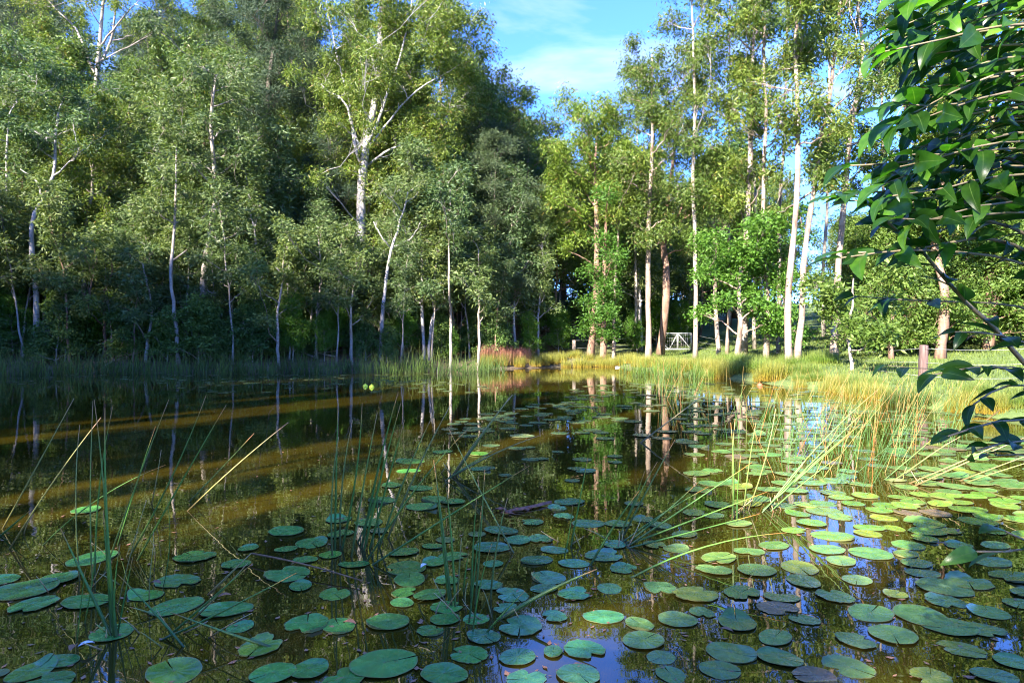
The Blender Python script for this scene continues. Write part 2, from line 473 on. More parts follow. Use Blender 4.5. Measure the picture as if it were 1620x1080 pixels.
# ------------------------------------------------------------------ trees
def grow(rng, trunk, rad, clumps, leaf, sides=7, limb_from=0.25, limb_r=0.3, heavy=()):
    """trunk: points, rad: radii; clumps: (centre, radii); leaf: dict. Returns wood and crown builders"""
    wood, crown = MB(), MB()
    n = len(trunk)
    rr = rad * (1 + rng.normal(0, 0.05, n))
    rr[0] *= 1.35
    tube(wood, trunk, rr, sides, rng.uniform())
    s = np.concatenate([[0], np.cumsum(np.linalg.norm(np.diff(trunk, axis=0), axis=1))]); s /= s[-1]
    pool = [np.column_stack([trunk, rad])[s >= limb_from]]
    for ex, ra, rb in heavy:
        tube(wood, ex, np.linspace(ra, rb, len(ex)), 6, rng.uniform())
        pool.append(np.column_stack([ex, np.linspace(ra, rb, len(ex))])[2:])
    ctr = trunk[np.argmax(s >= limb_from)]
    order = np.argsort([np.linalg.norm(np.asarray(C_) - ctr) for C_, _ in clumps])
    for ci in order:
        C, Rr = clumps[ci]
        C = np.asarray(C, float); Rr = np.asarray(Rr, float)
        pl = np.concatenate(pool)
        dd_ = pl[:, :3] - C
        cost = np.linalg.norm(dd_, axis=1) + 1.8 * np.maximum(0, dd_[:, 2] + 0.5 * np.hypot(dd_[:, 0], dd_[:, 1])) - 4.0 * np.minimum(pl[:, 3], 0.12)
        k = int(np.argmin(cost)); a = pl[k, :3]
        r0 = max(min(pl[k, 3] * 0.62, 0.05), 0.012)
        mid = a * 0.45 + C * 0.55 + np.array([0, 0, -0.10]) * np.linalg.norm(C - a) + rng.normal(0, 0.08, 3) * np.linalg.norm(C - a)
        lp = bez(a, mid, C, 7); lp[1:-1] += rng.normal(0, 0.02 * np.linalg.norm(C - a), (5, 3))
        lr = np.linspace(r0, max(r0 * 0.45, 0.01), 7)
        tube(wood, lp, lr, 5, rng.uniform(), cap=False)
        pool.append(np.column_stack([lp, lr])[3:])
        ns = max(3, int(leaf['subs'] * rng.uniform(0.8, 1.2)))
        q = nrm(rng.normal(0, 1, (ns, 3))) * (rng.uniform(0.25, 1.0, (ns, 1)) ** 0.5)
        q[:, 2] = np.where(q[:, 2] < -0.3, q[:, 2] * 0.5, q[:, 2])
        sub = C + q * Rr
        j = rng.integers(3, 7, ns)
        for e, jj in zip(sub, j):
            st = lp[jj]
            md = (st + e) / 2 + np.array([0, 0, 0.08]) * np.linalg.norm(e - st)
            tube(wood, bez(st, md, e, 4), np.linspace(max(r0 * 0.22, 0.01), 0.005, 4), 3, 0.5, cap=False)
        nl = leaf['n']
        cnt = rng.poisson(nl, ns).clip(4)
        idx = np.repeat(np.arange(ns), cnt)
        sg = leaf['sig'] * rng.uniform(0.7, 1.3, ns)[idx][:, None]
        off = rng.normal(0, 1, (len(idx), 3)) * sg * np.array([1, 1, leaf.get('flat', 0.7)])
        P = sub[idx] + off
        outv = nrm(P - C)
        leaves(crown, P, rng, leaf['L'], leaf['W'], leaf['droop'], leaf.get('up', 0.0), outv if leaf.get('out') else None)
    return wood, crown

LEAF = {
    'gum': dict(subs=9, n=44, sig=0.27, L=0.29, W=0.08, droop=0.62, flat=1.0),
    'gumfine': dict(subs=9, n=42, sig=0.26, L=0.25, W=0.07, droop=0.6, flat=1.0),
    'grey': dict(subs=7, n=38, sig=0.24, L=0.23, W=0.072, droop=0.4, out=True),
    'dark': dict(subs=12, n=80, sig=0.3, L=0.3, W=0.034, droop=0.1, flat=0.45, out=True),
    'bright': dict(subs=11, n=40, sig=0.27, L=0.19, W=0.09, droop=0.25, out=True),
    'bush': dict(subs=12, n=46, sig=0.29, L=0.22, W=0.088, droop=0.3, out=True),
    'under': dict(subs=9, n=36, sig=0.2, L=0.22, W=0.085, droop=0.35, out=True),
}
def generic(rng, H, r0, kind, first, spread, n, cr, lean=0.04, wob=0.012, squash=0.75):
    k = 12
    t = np.linspace(0, 1, k)
    ln = rng.normal(0, lean, 2) * H
    tr = np.stack([ln[0] * t ** 1.3, ln[1] * t ** 1.3, H * 0.95 * t], -1)
    tr[1:, :2] += np.cumsum(rng.normal(0, wob * H, (k - 1, 2)), 0) * 0.5
    rad = r0 * (1 - 0.88 * t) + 0.01
    cl = []
    for q in range(n):
        f = first + (1 - first) * ((q + rng.uniform(0, 1)) / n)
        w = spread * H * (1.0 - 0.75 * max(0, (f - first) / (1 - first)) ** 1.6) * rng.uniform(0.2, 1.25)
        an = q * 2.4 + rng.uniform(-0.5, 0.5)
        p = np.array([np.interp(f, t, tr[:, 0]), np.interp(f, t, tr[:, 1]), f * H])
        p[:2] += w * np.array([math.cos(an), math.sin(an)])
        rr = cr * H * rng.uniform(0.5, 1.45)
        cl.append((p, (rr, rr, rr * squash)))
    return grow(rng, tr, rad, cl, LEAF[kind], 6, max(0.05, first - 0.12))

def tree_proto(name, wood, crown, bark, leafm):
    e = bpy.data.objects.new(name, None); e.empty_display_size = 0.3
    wm = wood.mesh('trunk', M[bark], True); cm = crown.mesh('crown', M[leafm])
    return name, wm, cm
def plant(proto, x, y, s, rz, label, cat, group=None, tint=(1, 1, 1), sz=None):
    name, wm, cm = proto
    e = link(name, None, None, (x, y, gz(x, y) - 0.08), (0, 0, rz), (s, s, sz or s))
    e.empty_display_size = 0.3
    tag(e, label, cat, group)
    link('trunk', wm, e)
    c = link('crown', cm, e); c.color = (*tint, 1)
    return e

P = {}
def mk(key, count, name, bark, leafm, seed, **kw):
    P[key] = []
    for q in range(count):
        rng = np.random.default_rng(seed + q)
        w, c = generic(rng, **kw)
        P[key].append(tree_proto(name, w, c, bark[q % len(bark)] if isinstance(bark, list) else bark, leafm))
mk('gum', 5, 'eucalyptus_tree', ['white_bark', 'grey_bark', 'brown_bark', 'white_bark', 'grey_bark'], 'gum', 100, H=18, r0=0.2, kind='gum', first=0.36, spread=0.15, n=36, cr=0.056)
mk('slim', 6, 'slender_eucalyptus', ['grey_bark', 'blue_bark', 'grey_bark', 'blue_bark', 'brown_bark', 'grey_bark'], 'grey', 200, H=11, r0=0.085, kind='grey', first=0.3, spread=0.13, n=32, cr=0.052, lean=0.05)
mk('dark', 3, 'casuarina_tree', 'dark_bark', 'dark', 300, H=15, r0=0.16, kind='dark', first=0.25, spread=0.18, n=26, cr=0.08, squash=0.5)
mk('under', 4, 'understory_shrub', 'grey_bark', 'under', 400, H=4.0, r0=0.04, kind='under', first=0.15, spread=0.3, n=15, cr=0.13, lean=0.06)
mk('bright', 3, 'young_tree', 'grey_bark', 'bright', 500, H=7, r0=0.07, kind='bright', first=0.25, spread=0.2, n=20, cr=0.095)
mk('bush', 3, 'leafy_tree', 'brown_bark', 'bush', 600, H=9, r0=0.13, kind='bush', first=0.12, spread=0.3, n=38, cr=0.09)

mk('sapling', 5, 'eucalyptus_sapling', ['grey_bark', 'grey_bark', 'blue_bark', 'brown_bark', 'grey_bark'], 'grey', 650, H=9, r0=0.05, kind='grey', first=0.4, spread=0.12, n=15, cr=0.046, lean=0.06)
# --- trees told apart in the photo, built from their own trunk line and crown
def box_clumps(rng, d, boxes, depth=1.6, squash=0.8):
    cl = []
    for (x0, y0, x1, y1, n, rp) in boxes:
        n = int(round(n * 1.3))
        for q in range(n):
            px = rng.uniform(x0, x1); py = y0 + (y1 - y0) * (q + rng.uniform()) / n
            rr = rp / F * d * rng.uniform(0.5, 1.05)
            c = at(px, py, d); c[1] += rng.normal(0, depth)
            cl.append((c, (rr, rr, rr * squash)))
    return cl
def hero(seed, name, label, bark, leafm, kind, d, r0, line, boxes, cat='tree', extra=(), limb_from=0.2, group=None, tint=(1, 1, 1), depth=1.6, limb_r=0.3):
    rng = np.random.default_rng(seed)
    pts = [at(px, py, d) for px, py in line]
    gx_, gy_ = pts[0][0], pts[0][1]
    z0 = gz(gx_, gy_) - 0.15
    for k, p in enumerate(pts): p[1] += rng.normal(0, 0.012 * d) if k else 0
    base = np.array([gx_, gy_, z0])
    if pts[0][2] > z0 + 0.3: pts = [base] + pts
    else: pts[0] = base
    tr = resample(pts, 18, rng, 0.02)
    tt = np.linspace(0, 1, 18)
    rad = r0 * (1 - 0.8 * tt ** 1.1) + 0.012
    cl = box_clumps(rng, d, boxes, depth)
    hv = [(resample([at(a_, b_, d) + np.array([0, rng.normal(0, 0.5), 0]) for a_, b_ in line2], 12, rng, 0.03), ra, rb) for (line2, ra, rb) in extra]
    w, c = grow(rng, tr, rad, cl, LEAF[kind], 9, limb_from, limb_r, hv)
    for m_ in (w, c): m_.v = [v - base.astype(np.float32) for v in m_.v]
    e = link(name, None, None, base); e.empty_display_size = 0.3
    tag(e, label, cat, group)
    link('trunk', w.mesh('trunk', M[bark], True), e)
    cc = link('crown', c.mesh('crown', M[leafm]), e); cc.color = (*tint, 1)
    return e

hero(1, 'eucalyptus_tree', 'large white-trunked gum with many spreading pale limbs, tallest above the dark forest', 'blue_bark', 'gum', 'gumfine', 41, 0.36,
     [(566, 520), (568, 400), (570, 330), (572, 270), (578, 235), (590, 180), (600, 90), (605, -30), (610, -90)],
     [(500, -120, 640, 60, 26, 32), (590, -120, 730, 60, 28, 32), (505, 50, 610, 200, 22, 26), (600, 40, 745, 160, 26, 28), (590, 120, 720, 250, 18, 24), (690, 0, 765, 120, 12, 24), (510, 200, 560, 300, 6, 22)],
     extra=[([(572, 262), (560, 230), (556, 170), (530, 90), (515, 0)], 0.11, 0.025), ([(574, 250), (596, 215), (615, 150), (650, 60), (660, -40)], 0.11, 0.025),
            ([(578, 240), (620, 190), (660, 140), (720, 125), (745, 100)], 0.08, 0.02), ([(572, 265), (610, 240), (650, 225), (672, 205)], 0.1, 0.02), ([(570, 240), (548, 160), (520, 150), (505, 130)], 0.1, 0.02)], depth=2.2)
hero(2, 'eucalyptus_tree', 'smooth pale gum with kinked trunk standing nearest the pond at far left', 'blue_bark', 'grey', 'grey', 36, 0.155,
     [(55, 548), (58, 500), (63, 470), (57, 420), (66, 350), (70, 290), (78, 240), (88, 190), (95, 150)],
     [(20, 130, 125, 230, 12, 22), (40, 90, 130, 160, 8, 22), (90, 170, 150, 240, 5, 18)], extra=[([(68, 310), (50, 285), (25, 265)], 0.06, 0.02)], tint=(0.95, 1.05, 1.05))
hero(3, 'slender_eucalyptus', 'thin grey gum against the left edge of the picture', 'blue_bark', 'grey', 'grey', 38, 0.14,
     [(20, 548), (14, 480), (4, 400), (10, 330), (14, 250), (20, 180)], [(-60, 120, 30, 260, 12, 24), (-40, 260, 40, 330, 6, 20)])
hero(4, 'eucalyptus_tree', 'pale mottled gum rising straight from the reeds, left of centre', 'grey_bark', 'grey', 'grey', 36, 0.2,
     [(320, 548), (322, 480), (326, 410), (331, 330), (338, 270), (340, 200), (342, 120)],
     [(275, 140, 340, 280, 12, 22), (335, 110, 395, 260, 12, 22), (300, 60, 380, 150, 9, 24)], extra=[([(330, 350), (352, 310), (372, 290)], 0.06, 0.02)])
hero(5, 'slender_eucalyptus', 'thin straight grey sapling beside the pale mottled gum', 'grey_bark', 'grey', 'grey', 35, 0.1,
     [(282, 552), (281, 500), (278, 430), (279, 350), (276, 290), (272, 230)], [(235, 190, 300, 320, 11, 18), (250, 320, 300, 370, 3, 14)])
hero(6, 'casuarina_tree', 'dark feathery casuarina with layered boughs behind the white gum', 'dark_bark', 'dark', 'dark', 44, 0.25,
     [(428, 540), (428, 420), (430, 300), (432, 180), (436, 60), (440, -60)],
     [(350, -60, 460, 80, 14, 32), (400, 0, 500, 140, 14, 30), (390, 120, 500, 240, 13, 28), (400, 220, 495, 310, 8, 26)])
hero(7, 'eucalyptus_tree', 'fork-limbed gum with bare dark boughs high on the left slope', 'grey_bark', 'gum', 'gumfine', 52, 0.28,
     [(146, 260), (148, 140), (152, 120), (160, 80), (168, 30), (175, -60)],
     [(50, -120, 160, 20, 13, 30), (150, -130, 260, 20, 14, 30), (200, -20, 260, 60, 5, 22)],
     extra=[([(149, 130), (140, 80), (118, 40), (80, 10), (60, -20)], 0.13, 0.03), ([(152, 118), (175, 60), (190, 20), (180, -30)], 0.12, 0.03), ([(160, 80), (200, 45), (225, 30), (240, -10)], 0.09, 0.02)], limb_from=0.5)
hero(8, 'slender_eucalyptus', 'slender pale sapling leaning right with a forked open top', 'blue_bark', 'grey', 'grey', 37, 0.12,
     [(603, 552), (608, 500), (613, 450), (620, 400), (632, 360), (650, 310)],
     [(585, 290, 690, 380, 10, 17), (625, 240, 680, 310, 6, 17)], extra=[([(622, 400), (605, 375), (590, 350)], 0.05, 0.02), ([(622, 395), (650, 378), (668, 355)], 0.05, 0.02)])
for (sd, px, top, lean, d, lab, bk) in [
        (11, 643, 330, 12, 40, 'thin grey sapling just right of the leaning forked sapling', 'grey_bark'),
        (12, 678, 380, 22, 38, 'thin pale sapling leaning right behind the reeds, left of the straight one', 'blue_bark'),
        (13, 712, 300, 0, 37, 'straight thin grey trunk directly left of the pink grass', 'grey_bark'),
        (14, 757, 400, 2, 38, 'short straight sapling beside the pink grass', 'grey_bark'),
        (15, 556, 400, 8, 36, 'spindly grey sapling in front of the white gum', 'grey_bark'),
        (16, 440, 410, 4, 35, 'low thin sapling under the dark casuarina', 'grey_bark'),
        (17, 232, 420, 3, 35, 'short grey sapling in the shade left of centre reeds', 'grey_bark'),
        (18, 165, 400, 12, 36, 'crooked brown sapling leaning over the sandy bank', 'brown_bark'),
        (19, 500, 380, 6, 37, 'fine-leaved sapling among reeds below the casuarina', 'grey_bark')]:
    hero(sd, 'slender_eucalyptus', lab, bk, 'grey', 'grey', d, 0.075,
         [(px, 552), (px + lean * 0.3, 500), (px + lean * 0.7, 450), (px + lean, top + 30), (px + lean, top)],
         [(px + lean - 26, top - 30, px + lean + 26, top + 60, 10, 15), (px + lean - 18, top + 60, px + lean + 18, top + 100, 2, 11)], tint=(0.95, 1, 1))
hero(20, 'eucalyptus_tree', 'tall brown-barked gum with sunlit top at the left of the sky gap', 'brown_bark', 'gum', 'gum', 50, 0.27,
     [(772, 520), (774, 420), (774, 330), (776, 260), (776, 170), (778, 120)],
     [(735, 90, 800, 190, 13, 28), (790, 130, 835, 190, 6, 22), (730, 190, 830, 290, 14, 26), (720, 290, 800, 350, 6, 24)], extra=[([(775, 335), (800, 300), (822, 280)], 0.08, 0.02)])
hero(21, 'eucalyptus_tree', 'brown leaning trunk deep in the dark forest behind the golden reeds', 'brown_bark', 'gum', 'gum', 48, 0.22,
     [(812, 470), (820, 420), (823, 350), (832, 300), (838, 220)], [(790, 180, 880, 320, 15, 26), (850, 240, 900, 330, 6, 24)])
hero(22, 'eucalyptus_tree', 'reddish trunk with a bright rounded crown right of the sky gap', 'brown_bark', 'gum', 'gum', 44, 0.24,
     [(934, 566), (940, 480), (943, 420), (942, 340), (941, 270), (945, 190)],
     [(895, 150, 985, 250, 15, 27), (870, 230, 960, 330, 13, 26), (950, 230, 1010, 320, 8, 24), (870, 330, 930, 400, 6, 20)],
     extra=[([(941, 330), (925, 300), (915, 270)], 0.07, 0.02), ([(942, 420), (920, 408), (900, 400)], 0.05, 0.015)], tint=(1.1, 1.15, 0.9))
hero(23, 'slender_eucalyptus', 'brown flaky trunk wrapped in bright leaves beside the reddish trunk', 'brown_bark', 'bright', 'bright', 43, 0.2,
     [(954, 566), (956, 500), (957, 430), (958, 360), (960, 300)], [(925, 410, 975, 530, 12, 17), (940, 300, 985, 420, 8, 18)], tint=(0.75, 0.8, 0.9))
hero(24, 'slender_eucalyptus', 'thin white bare trunk standing between the brown trunks and the gate', 'white_bark', 'gum', 'gum', 43, 0.12,
     [(971, 562), (973, 500), (975, 430), (977, 370), (978, 300)], [(955, 260, 1005, 350, 8, 22)])
hero(25, 'eucalyptus_tree', 'tall straight pale gum with airy pointed top right of the sky gap', 'white_bark', 'gum', 'gumfine', 42, 0.19,
     [(1026, 566), (1026, 480), (1025, 400), (1026, 320), (1028, 230), (1030, 150), (1034, 80)],
     [(995, 65, 1060, 150, 10, 20), (985, 150, 1050, 230, 9, 21), (970, 230, 1080, 330, 14, 25), (1040, 90, 1110, 190, 8, 22), (985, 330, 1070, 390, 6, 22)])
hero(26, 'eucalyptus_tree', 'stout stringy brown trunk beside the white gate', 'brown_bark', 'gum', 'gum', 45, 0.27,
     [(1044, 560), (1046, 500), (1048, 430), (1050, 380), (1064, 290), (1072, 220), (1080, 160)],
     [(1035, 130, 1130, 240, 14, 26), (1050, 240, 1130, 340, 12, 26), (1080, 330, 1120, 400, 5, 22)], extra=[([(1050, 390), (1070, 340), (1085, 300)], 0.1, 0.03)])
hero(27, 'slender_eucalyptus', 'thin pale trunk between the gate and the bright green tree', 'white_bark', 'gum', 'gum', 40, 0.13,
     [(1137, 556), (1136, 480), (1133, 400), (1133, 330), (1134, 250)], [(1090, 220, 1160, 330, 12, 26), (1100, 330, 1150, 390, 5, 20)])
hero(28, 'young_tree', 'vivid light-green young tree glowing in the sun by the bank', 'white_bark', 'bright', 'bright', 34, 0.14,
     [(1165, 568), (1166, 520), (1168, 470), (1172, 420), (1176, 370)],
     [(1115, 365, 1200, 440, 11, 17), (1160, 340, 1250, 440, 12, 17), (1125, 440, 1250, 530, 9, 14)], tint=(1.0, 0.98, 1))
hero(29, 'eucalyptus_tree', 'pale trunk rising behind the vivid light-green tree', 'white_bark', 'gum', 'gum', 37, 0.2,
     [(1176, 566), (1176, 500), (1180, 400), (1184, 300), (1186, 200), (1192, 90), (1196, -20)],
     [(1140, -40, 1225, 90, 8, 26), (1140, 90, 1225, 210, 8, 24), (1130, 220, 1235, 340, 11, 23)])
hero(30, 'eucalyptus_tree', 'straightest of the two tall white gums standing together by the shore', 'white_bark', 'gum', 'gumfine', 29, 0.145,
     [(1249, 578), (1252, 480), (1255, 400), (1258, 330), (1259, 260), (1263, 160), (1267, 60), (1270, -60), (1272, -160)],
     [(1210, -150, 1290, -10, 8, 32), (1225, 0, 1290, 110, 8, 26), (1230, 130, 1290, 230, 5, 22)],
     extra=[([(1259, 205), (1245, 195), (1232, 170), (1225, 160)], 0.06, 0.02)], limb_from=0.45)
hero(31, 'eucalyptus_tree', 'leaning white gum, right of the pair by the shore', 'white_bark', 'gum', 'gumfine', 29.5, 0.135,
     [(1260, 578), (1266, 510), (1272, 440), (1280, 350), (1286, 300), (1298, 240), (1312, 180), (1325, 80), (1335, -20), (1340, -100)],
     [(1280, -120, 1380, 0, 9, 32), (1285, 150, 1340, 250, 7, 22), (1270, 240, 1310, 330, 5, 20), (1290, 0, 1330, 90, 4, 24)], limb_from=0.4)
hero(32, 'eucalyptus_tree', 'tall white gum standing against the open sky left of the dark leaves', 'white_bark', 'gum', 'gumfine', 31, 0.16,
     [(1320, 576), (1326, 500), (1330, 420), (1336, 330), (1342, 240), (1350, 170), (1357, 80), (1363, 0), (1366, -120)],
     [(1320, -160, 1430, -20, 10, 32), (1370, 100, 1420, 190, 4, 22), (1325, 210, 1350, 290, 2, 18), (1370, 20, 1420, 90, 4, 22), (1350, 190, 1420, 280, 4, 20)],
     extra=[([(1352, 165), (1372, 140), (1392, 115)], 0.07, 0.02), ([(1345, 230), (1375, 215), (1395, 198)], 0.05, 0.015), ([(1352, 170), (1340, 190), (1325, 215)], 0.05, 0.02), ([(1358, 90), (1395, 70), (1415, 120), (1425, 140)], 0.06, 0.02)], limb_from=0.4)
hero(33, 'eucalyptus_tree', 'farther white gum half hidden behind the dark glossy leaves', 'white_bark', 'gum', 'gum', 38, 0.2,
     [(1418, 560), (1420, 480), (1424, 400), (1428, 300), (1430, 200), (1432, 100), (1430, -20), (1430, -100)],
     [(1380, -90, 1480, 40, 11, 30), (1410, 40, 1480, 150, 9, 26), (1430, 150, 1500, 260, 7, 25), (1375, 230, 1430, 290, 4, 22)])
hero(34, 'eucalyptus_tree', 'orange-brown flaking trunk just right of the fence post', 'brown_bark', 'gum', 'gum', 30, 0.2,
     [(1487, 590), (1488, 540), (1490, 470), (1494, 380), (1498, 260), (1500, 100)], [(1450, 40, 1560, 160, 12, 30), (1450, 160, 1570, 280, 12, 28), (1460, 280, 1560, 360, 7, 26)])
hero(35, 'eucalyptus_tree', 'tall pale gum with high crown left of the two white gums', 'white_bark', 'gum', 'gumfine', 35, 0.13,
     [(1212, 566), (1212, 480), (1210, 400), (1212, 300), (1216, 200), (1214, 60), (1218, -60)],
     [(1180, -90, 1250, 30, 8, 30), (1185, 40, 1250, 130, 5, 24), (1170, 140, 1225, 200, 3, 20)], limb_from=0.4)
hero(39, 'eucalyptus_tree', 'slender gum right of the stout stringy trunk, its top reaching past the frame', 'grey_bark', 'gum', 'gumfine', 40, 0.13,
     [(1100, 560), (1102, 480), (1100, 380), (1096, 280), (1098, 180), (1092, 80), (1094, -60)],
     [(1060, -80, 1140, 40, 11, 28), (1062, 40, 1140, 130, 8, 24), (1070, 150, 1130, 220, 4, 20)], limb_from=0.4)
for (sd, px, lean, d, r0, y1, lab, bxs) in [
        (41, 1150, 6, 44, 0.11, -40, 'thin straight trunk just left of the vivid light-green tree', [(1120, -60, 1190, 60, 7, 26), (1130, 70, 1185, 160, 4, 22)]),
        (42, 1194, -4, 47, 0.12, -40, 'thin brownish trunk seen just right of the vivid light-green tree', [(1160, -60, 1220, 60, 6, 26), (1165, 90, 1225, 180, 4, 22)]),
        (43, 1232, 10, 41, 0.12, -60, 'thin grey trunk close left of the two white gums', [(1210, -90, 1275, 40, 7, 26), (1215, 60, 1260, 140, 3, 20)]),
        (44, 1304, 14, 50, 0.13, -30, 'far thin pale trunk between the leaning gum and the open sky', [(1290, -60, 1350, 40, 6, 26), (1300, 60, 1340, 110, 2, 20)]),
        (45, 1392, 6, 46, 0.13, -60, 'far pale trunk just left of the dark glossy leaves', [(1370, -80, 1440, 20, 6, 26), (1385, 60, 1440, 140, 4, 22)]),
        (46, 1005, 3, 47, 0.1, 120, 'thin trunk between the bare white trunk and the airy pointed gum', [(985, 110, 1030, 200, 5, 20), (985, 220, 1030, 330, 5, 20)])]:
    hero(sd, 'slender_eucalyptus', lab, 'white_bark' if sd % 2 else 'grey_bark', 'gum', 'gumfine', d, r0,
         [(px, 562), (px + lean * 0.2, 460), (px + lean * 0.4, 340), (px + lean * 0.7, 200 if y1 < 0 else 250), (px + lean, y1)], bxs, limb_from=0.45)
hero(36, 'eucalyptus_tree', 'reddish trunk under the dark leaves near the right edge', 'brown_bark', 'gum', 'gum', 33, 0.22,
     [(1562, 576), (1562, 500), (1564, 400), (1568, 250), (1570, 100)], [(1520, 20, 1640, 160, 12, 32), (1520, 160, 1650, 300, 12, 30)])
hero(37, 'eucalyptus_tree', 'dark stout trunk at the very right edge behind the leaves', 'brown_bark', 'gum', 'gum', 35, 0.25,
     [(1606, 574), (1608, 500), (1610, 400), (1612, 250), (1620, 80)], [(1580, 0, 1700, 160, 12, 32), (1590, 160, 1700, 320, 12, 30)])
hero(38, 'slender_eucalyptus', 'thin young trunk right of the tall white gum, in front of the field', 'grey_bark', 'bush', 'bush', 25, 0.055,
     [(1348, 590), (1350, 530), (1350, 480), (1352, 440)], [(1335, 420, 1372, 490, 4, 8), (1340, 490, 1370, 540, 2, 7)])

# --- filler forest
def skyline(px):
    return float(np.interp(px, [-300, 480, 500, 535, 545, 690, 740, 780, 800, 850, 880, 930, 985, 1030, 1060, 1100, 1180, 1240, 1290, 1400, 1440, 1560, 1900],
                           [-300, -300, 40, 40, -200, -60, 90, 120, 150, 215, 225, 205, 220, 240, 250, 210, 200, 260, 340, 340, 270, 160, 120]))
rngF = np.random.default_rng(77)
placed = []
def far_enough(x, y, r):
    return all((x - a) ** 2 + (y - b_) ** 2 > r * r for a, b_ in placed)
def fill(keyw, n, xr, yr, hs, baseH, rmin, label, cat, group, smin=2.0, tint=None, pxr=(-170, 1790), limit=True):
    got = tries = 0
    while got < n and tries < n * 60:
        tries += 1
        y = rngF.uniform(*yr); x = rngF.uniform(*xr)
        s_ = float(shore(np.array([x]), np.array([y]))[0])
        if s_ < smin: continue
        px = 810 + x / y * F if y > 1 else 0
        if not (pxr[0] < px < pxr[1]): continue
        if (1255 < px < 1335 and 38 < y < 90) or (1030 < px < 1112 and y < 51) or (895 < px < 925 and y < 47): continue
        if not far_enough(x, y, rmin): continue
        H = rngF.uniform(*hs); z = gz(x, y)
        if limit:
            zmax = EYE + (540 - (400 if 535 < px < 605 and y < 41.5 else skyline(px))) / F * y
            H = min(H, (zmax - z) * rngF.uniform(0.85, 1.0))
            if H < (2.0 if 535 < px < 605 else baseH * 0.4): continue
        key = keyw[int(rngF.integers(len(keyw)))]
        pr = P[key][int(rngF.integers(len(P[key])))]
        b0 = {'gum': 18, 'slim': 11, 'dark': 15, 'under': 4, 'bright': 7, 'bush': 9, 'sapling': 9}[key]
        s = H / b0
        tn = tint or (1, 1, 1)
        if key in ('slim',) and s > 1.5: s = 1.5
        plant(pr, x, y, s, rngF.uniform(0, 6.28), label, cat, group, tn)
        placed.append((x, y)); got += 1
    return got
G1 = 'crowded trees on the shaded hillside'
c1 = fill(['gum', 'gum', 'gum', 'slim', 'dark'], 74, (-62, 0), (39, 60), (12, 18), 14, 2.0, 'tree in the crowded dark hillside forest', 'tree', G1, 3.0)
c2 = fill(['gum', 'gum', 'gum', 'dark'], 44, (-90, 8), (58, 96), (18, 27), 14, 3.4, 'gum high on the far wooded slope', 'tree', 'trees on the far slope', 3.0)
c3 = fill(['slim'], 58, (-34, 2), (37.5, 48), (7, 12.5), 8, 1.3, 'slim grey tree on the shaded bank', 'tree', 'slim trees along the left bank', 1.6, (0.95, 1.0, 1.05))
c3b = fill(['sapling'], 64, (-32, 2), (34.5, 42), (5.5, 10.5), 6, 0.6, 'thin pale sapling near the shaded water', 'sapling', 'thin saplings along the shaded bank', 0.6)
c4 = fill(['under', 'under', 'bright'], 120, (-36, 4), (34.5, 42), (1.4, 3.8), 2.5, 0.45, 'low dark shrub under the left-bank trees', 'shrub', 'shrubs under the left forest', 1.0)
c5 = fill(['gum', 'slim', 'bush'], 34, (-2, 26), (47, 78), (9, 17), 9, 2.8, 'sunlit tree in the wood behind reeds', 'tree', 'trees of the wood behind the gate', 3.0, pxr=(740, 1110))
c6 = fill(['under', 'bright'], 26, (-2, 16), (45, 56), (2.0, 4.2), 3, 1.4, 'small green shrub at the wood edge', 'shrub', 'shrubs at the foot of the wood', 1.5, pxr=(740, 1100))
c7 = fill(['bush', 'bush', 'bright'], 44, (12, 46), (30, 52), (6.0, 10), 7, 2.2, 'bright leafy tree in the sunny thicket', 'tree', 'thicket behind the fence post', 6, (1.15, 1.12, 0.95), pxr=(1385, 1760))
c8 = fill(['gum', 'gum', 'bush'], 54, (12, 80), (56, 100), (10, 22), 10, 3.4, 'distant tree beyond the sunny field', 'tree', 'trees beyond the field', 3, (1.05, 1.05, 1), pxr=(1060, 1760))
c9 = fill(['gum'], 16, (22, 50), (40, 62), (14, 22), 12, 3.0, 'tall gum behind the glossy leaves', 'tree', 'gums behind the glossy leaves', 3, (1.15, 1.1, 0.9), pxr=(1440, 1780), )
print('fill', c1, c2, c3, c4, c5, c6, c7, c8, c9)

# --- trees on the near and left banks outside the picture; they shade the pond
rngS = np.random.default_rng(5)
def shade(key, x, y, H, tint=(1, 1, 1)):
    b0 = {'gum': 18, 'dark': 15, 'bush': 9}[key]
    pr = P[key][int(rngS.integers(len(P[key])))]
    plant(pr, x, y, H / b0, rngS.uniform(0, 6.28), 'tall shade tree on the bank behind and left of the viewpoint, out of view', 'tree', 'shade trees outside the picture', tint)
def across(x, y): return 0.848 * x - 0.53 * y          # distance across the sun's direction
k = 0
while k < 14:                  # left bank and its slope
    x, y = rngS.uniform(-64, -39), rngS.uniform(-4, 30)
    shade('gum' if k % 3 else 'dark', x, y, rngS.uniform(17, 22)); k += 1
k = 0
while k < 18:                  # tall belt on the near bank, left of the viewpoint
    x, y = rngS.uniform(-62, -24), rngS.uniform(-26, -3)
    if across(x, y) > -16: continue
    shade('gum' if k % 3 else 'dark', x, y, rngS.uniform(20, 23) if across(x, y) > -23 else rngS.uniform(24, 28)); k += 1
k = 0
while k < 10:
    x, y = rngS.uniform(-56, -22), rngS.uniform(-16, -1.5)
    if across(x, y) > -17: continue
    shade('bush', x, y, rngS.uniform(9, 16)); k += 1
rows = [(q_, y, 1.25, H) for y, H in ((-6, 16), (-7.5, 17), (-9.5, 18.5)) for q_ in (-8.9, -10.3, -11.7)] + [(-6.3, y, 0.6, H) for y, H in ((-6, 14), (-7, 15), (-8, 16), (-9, 17))]
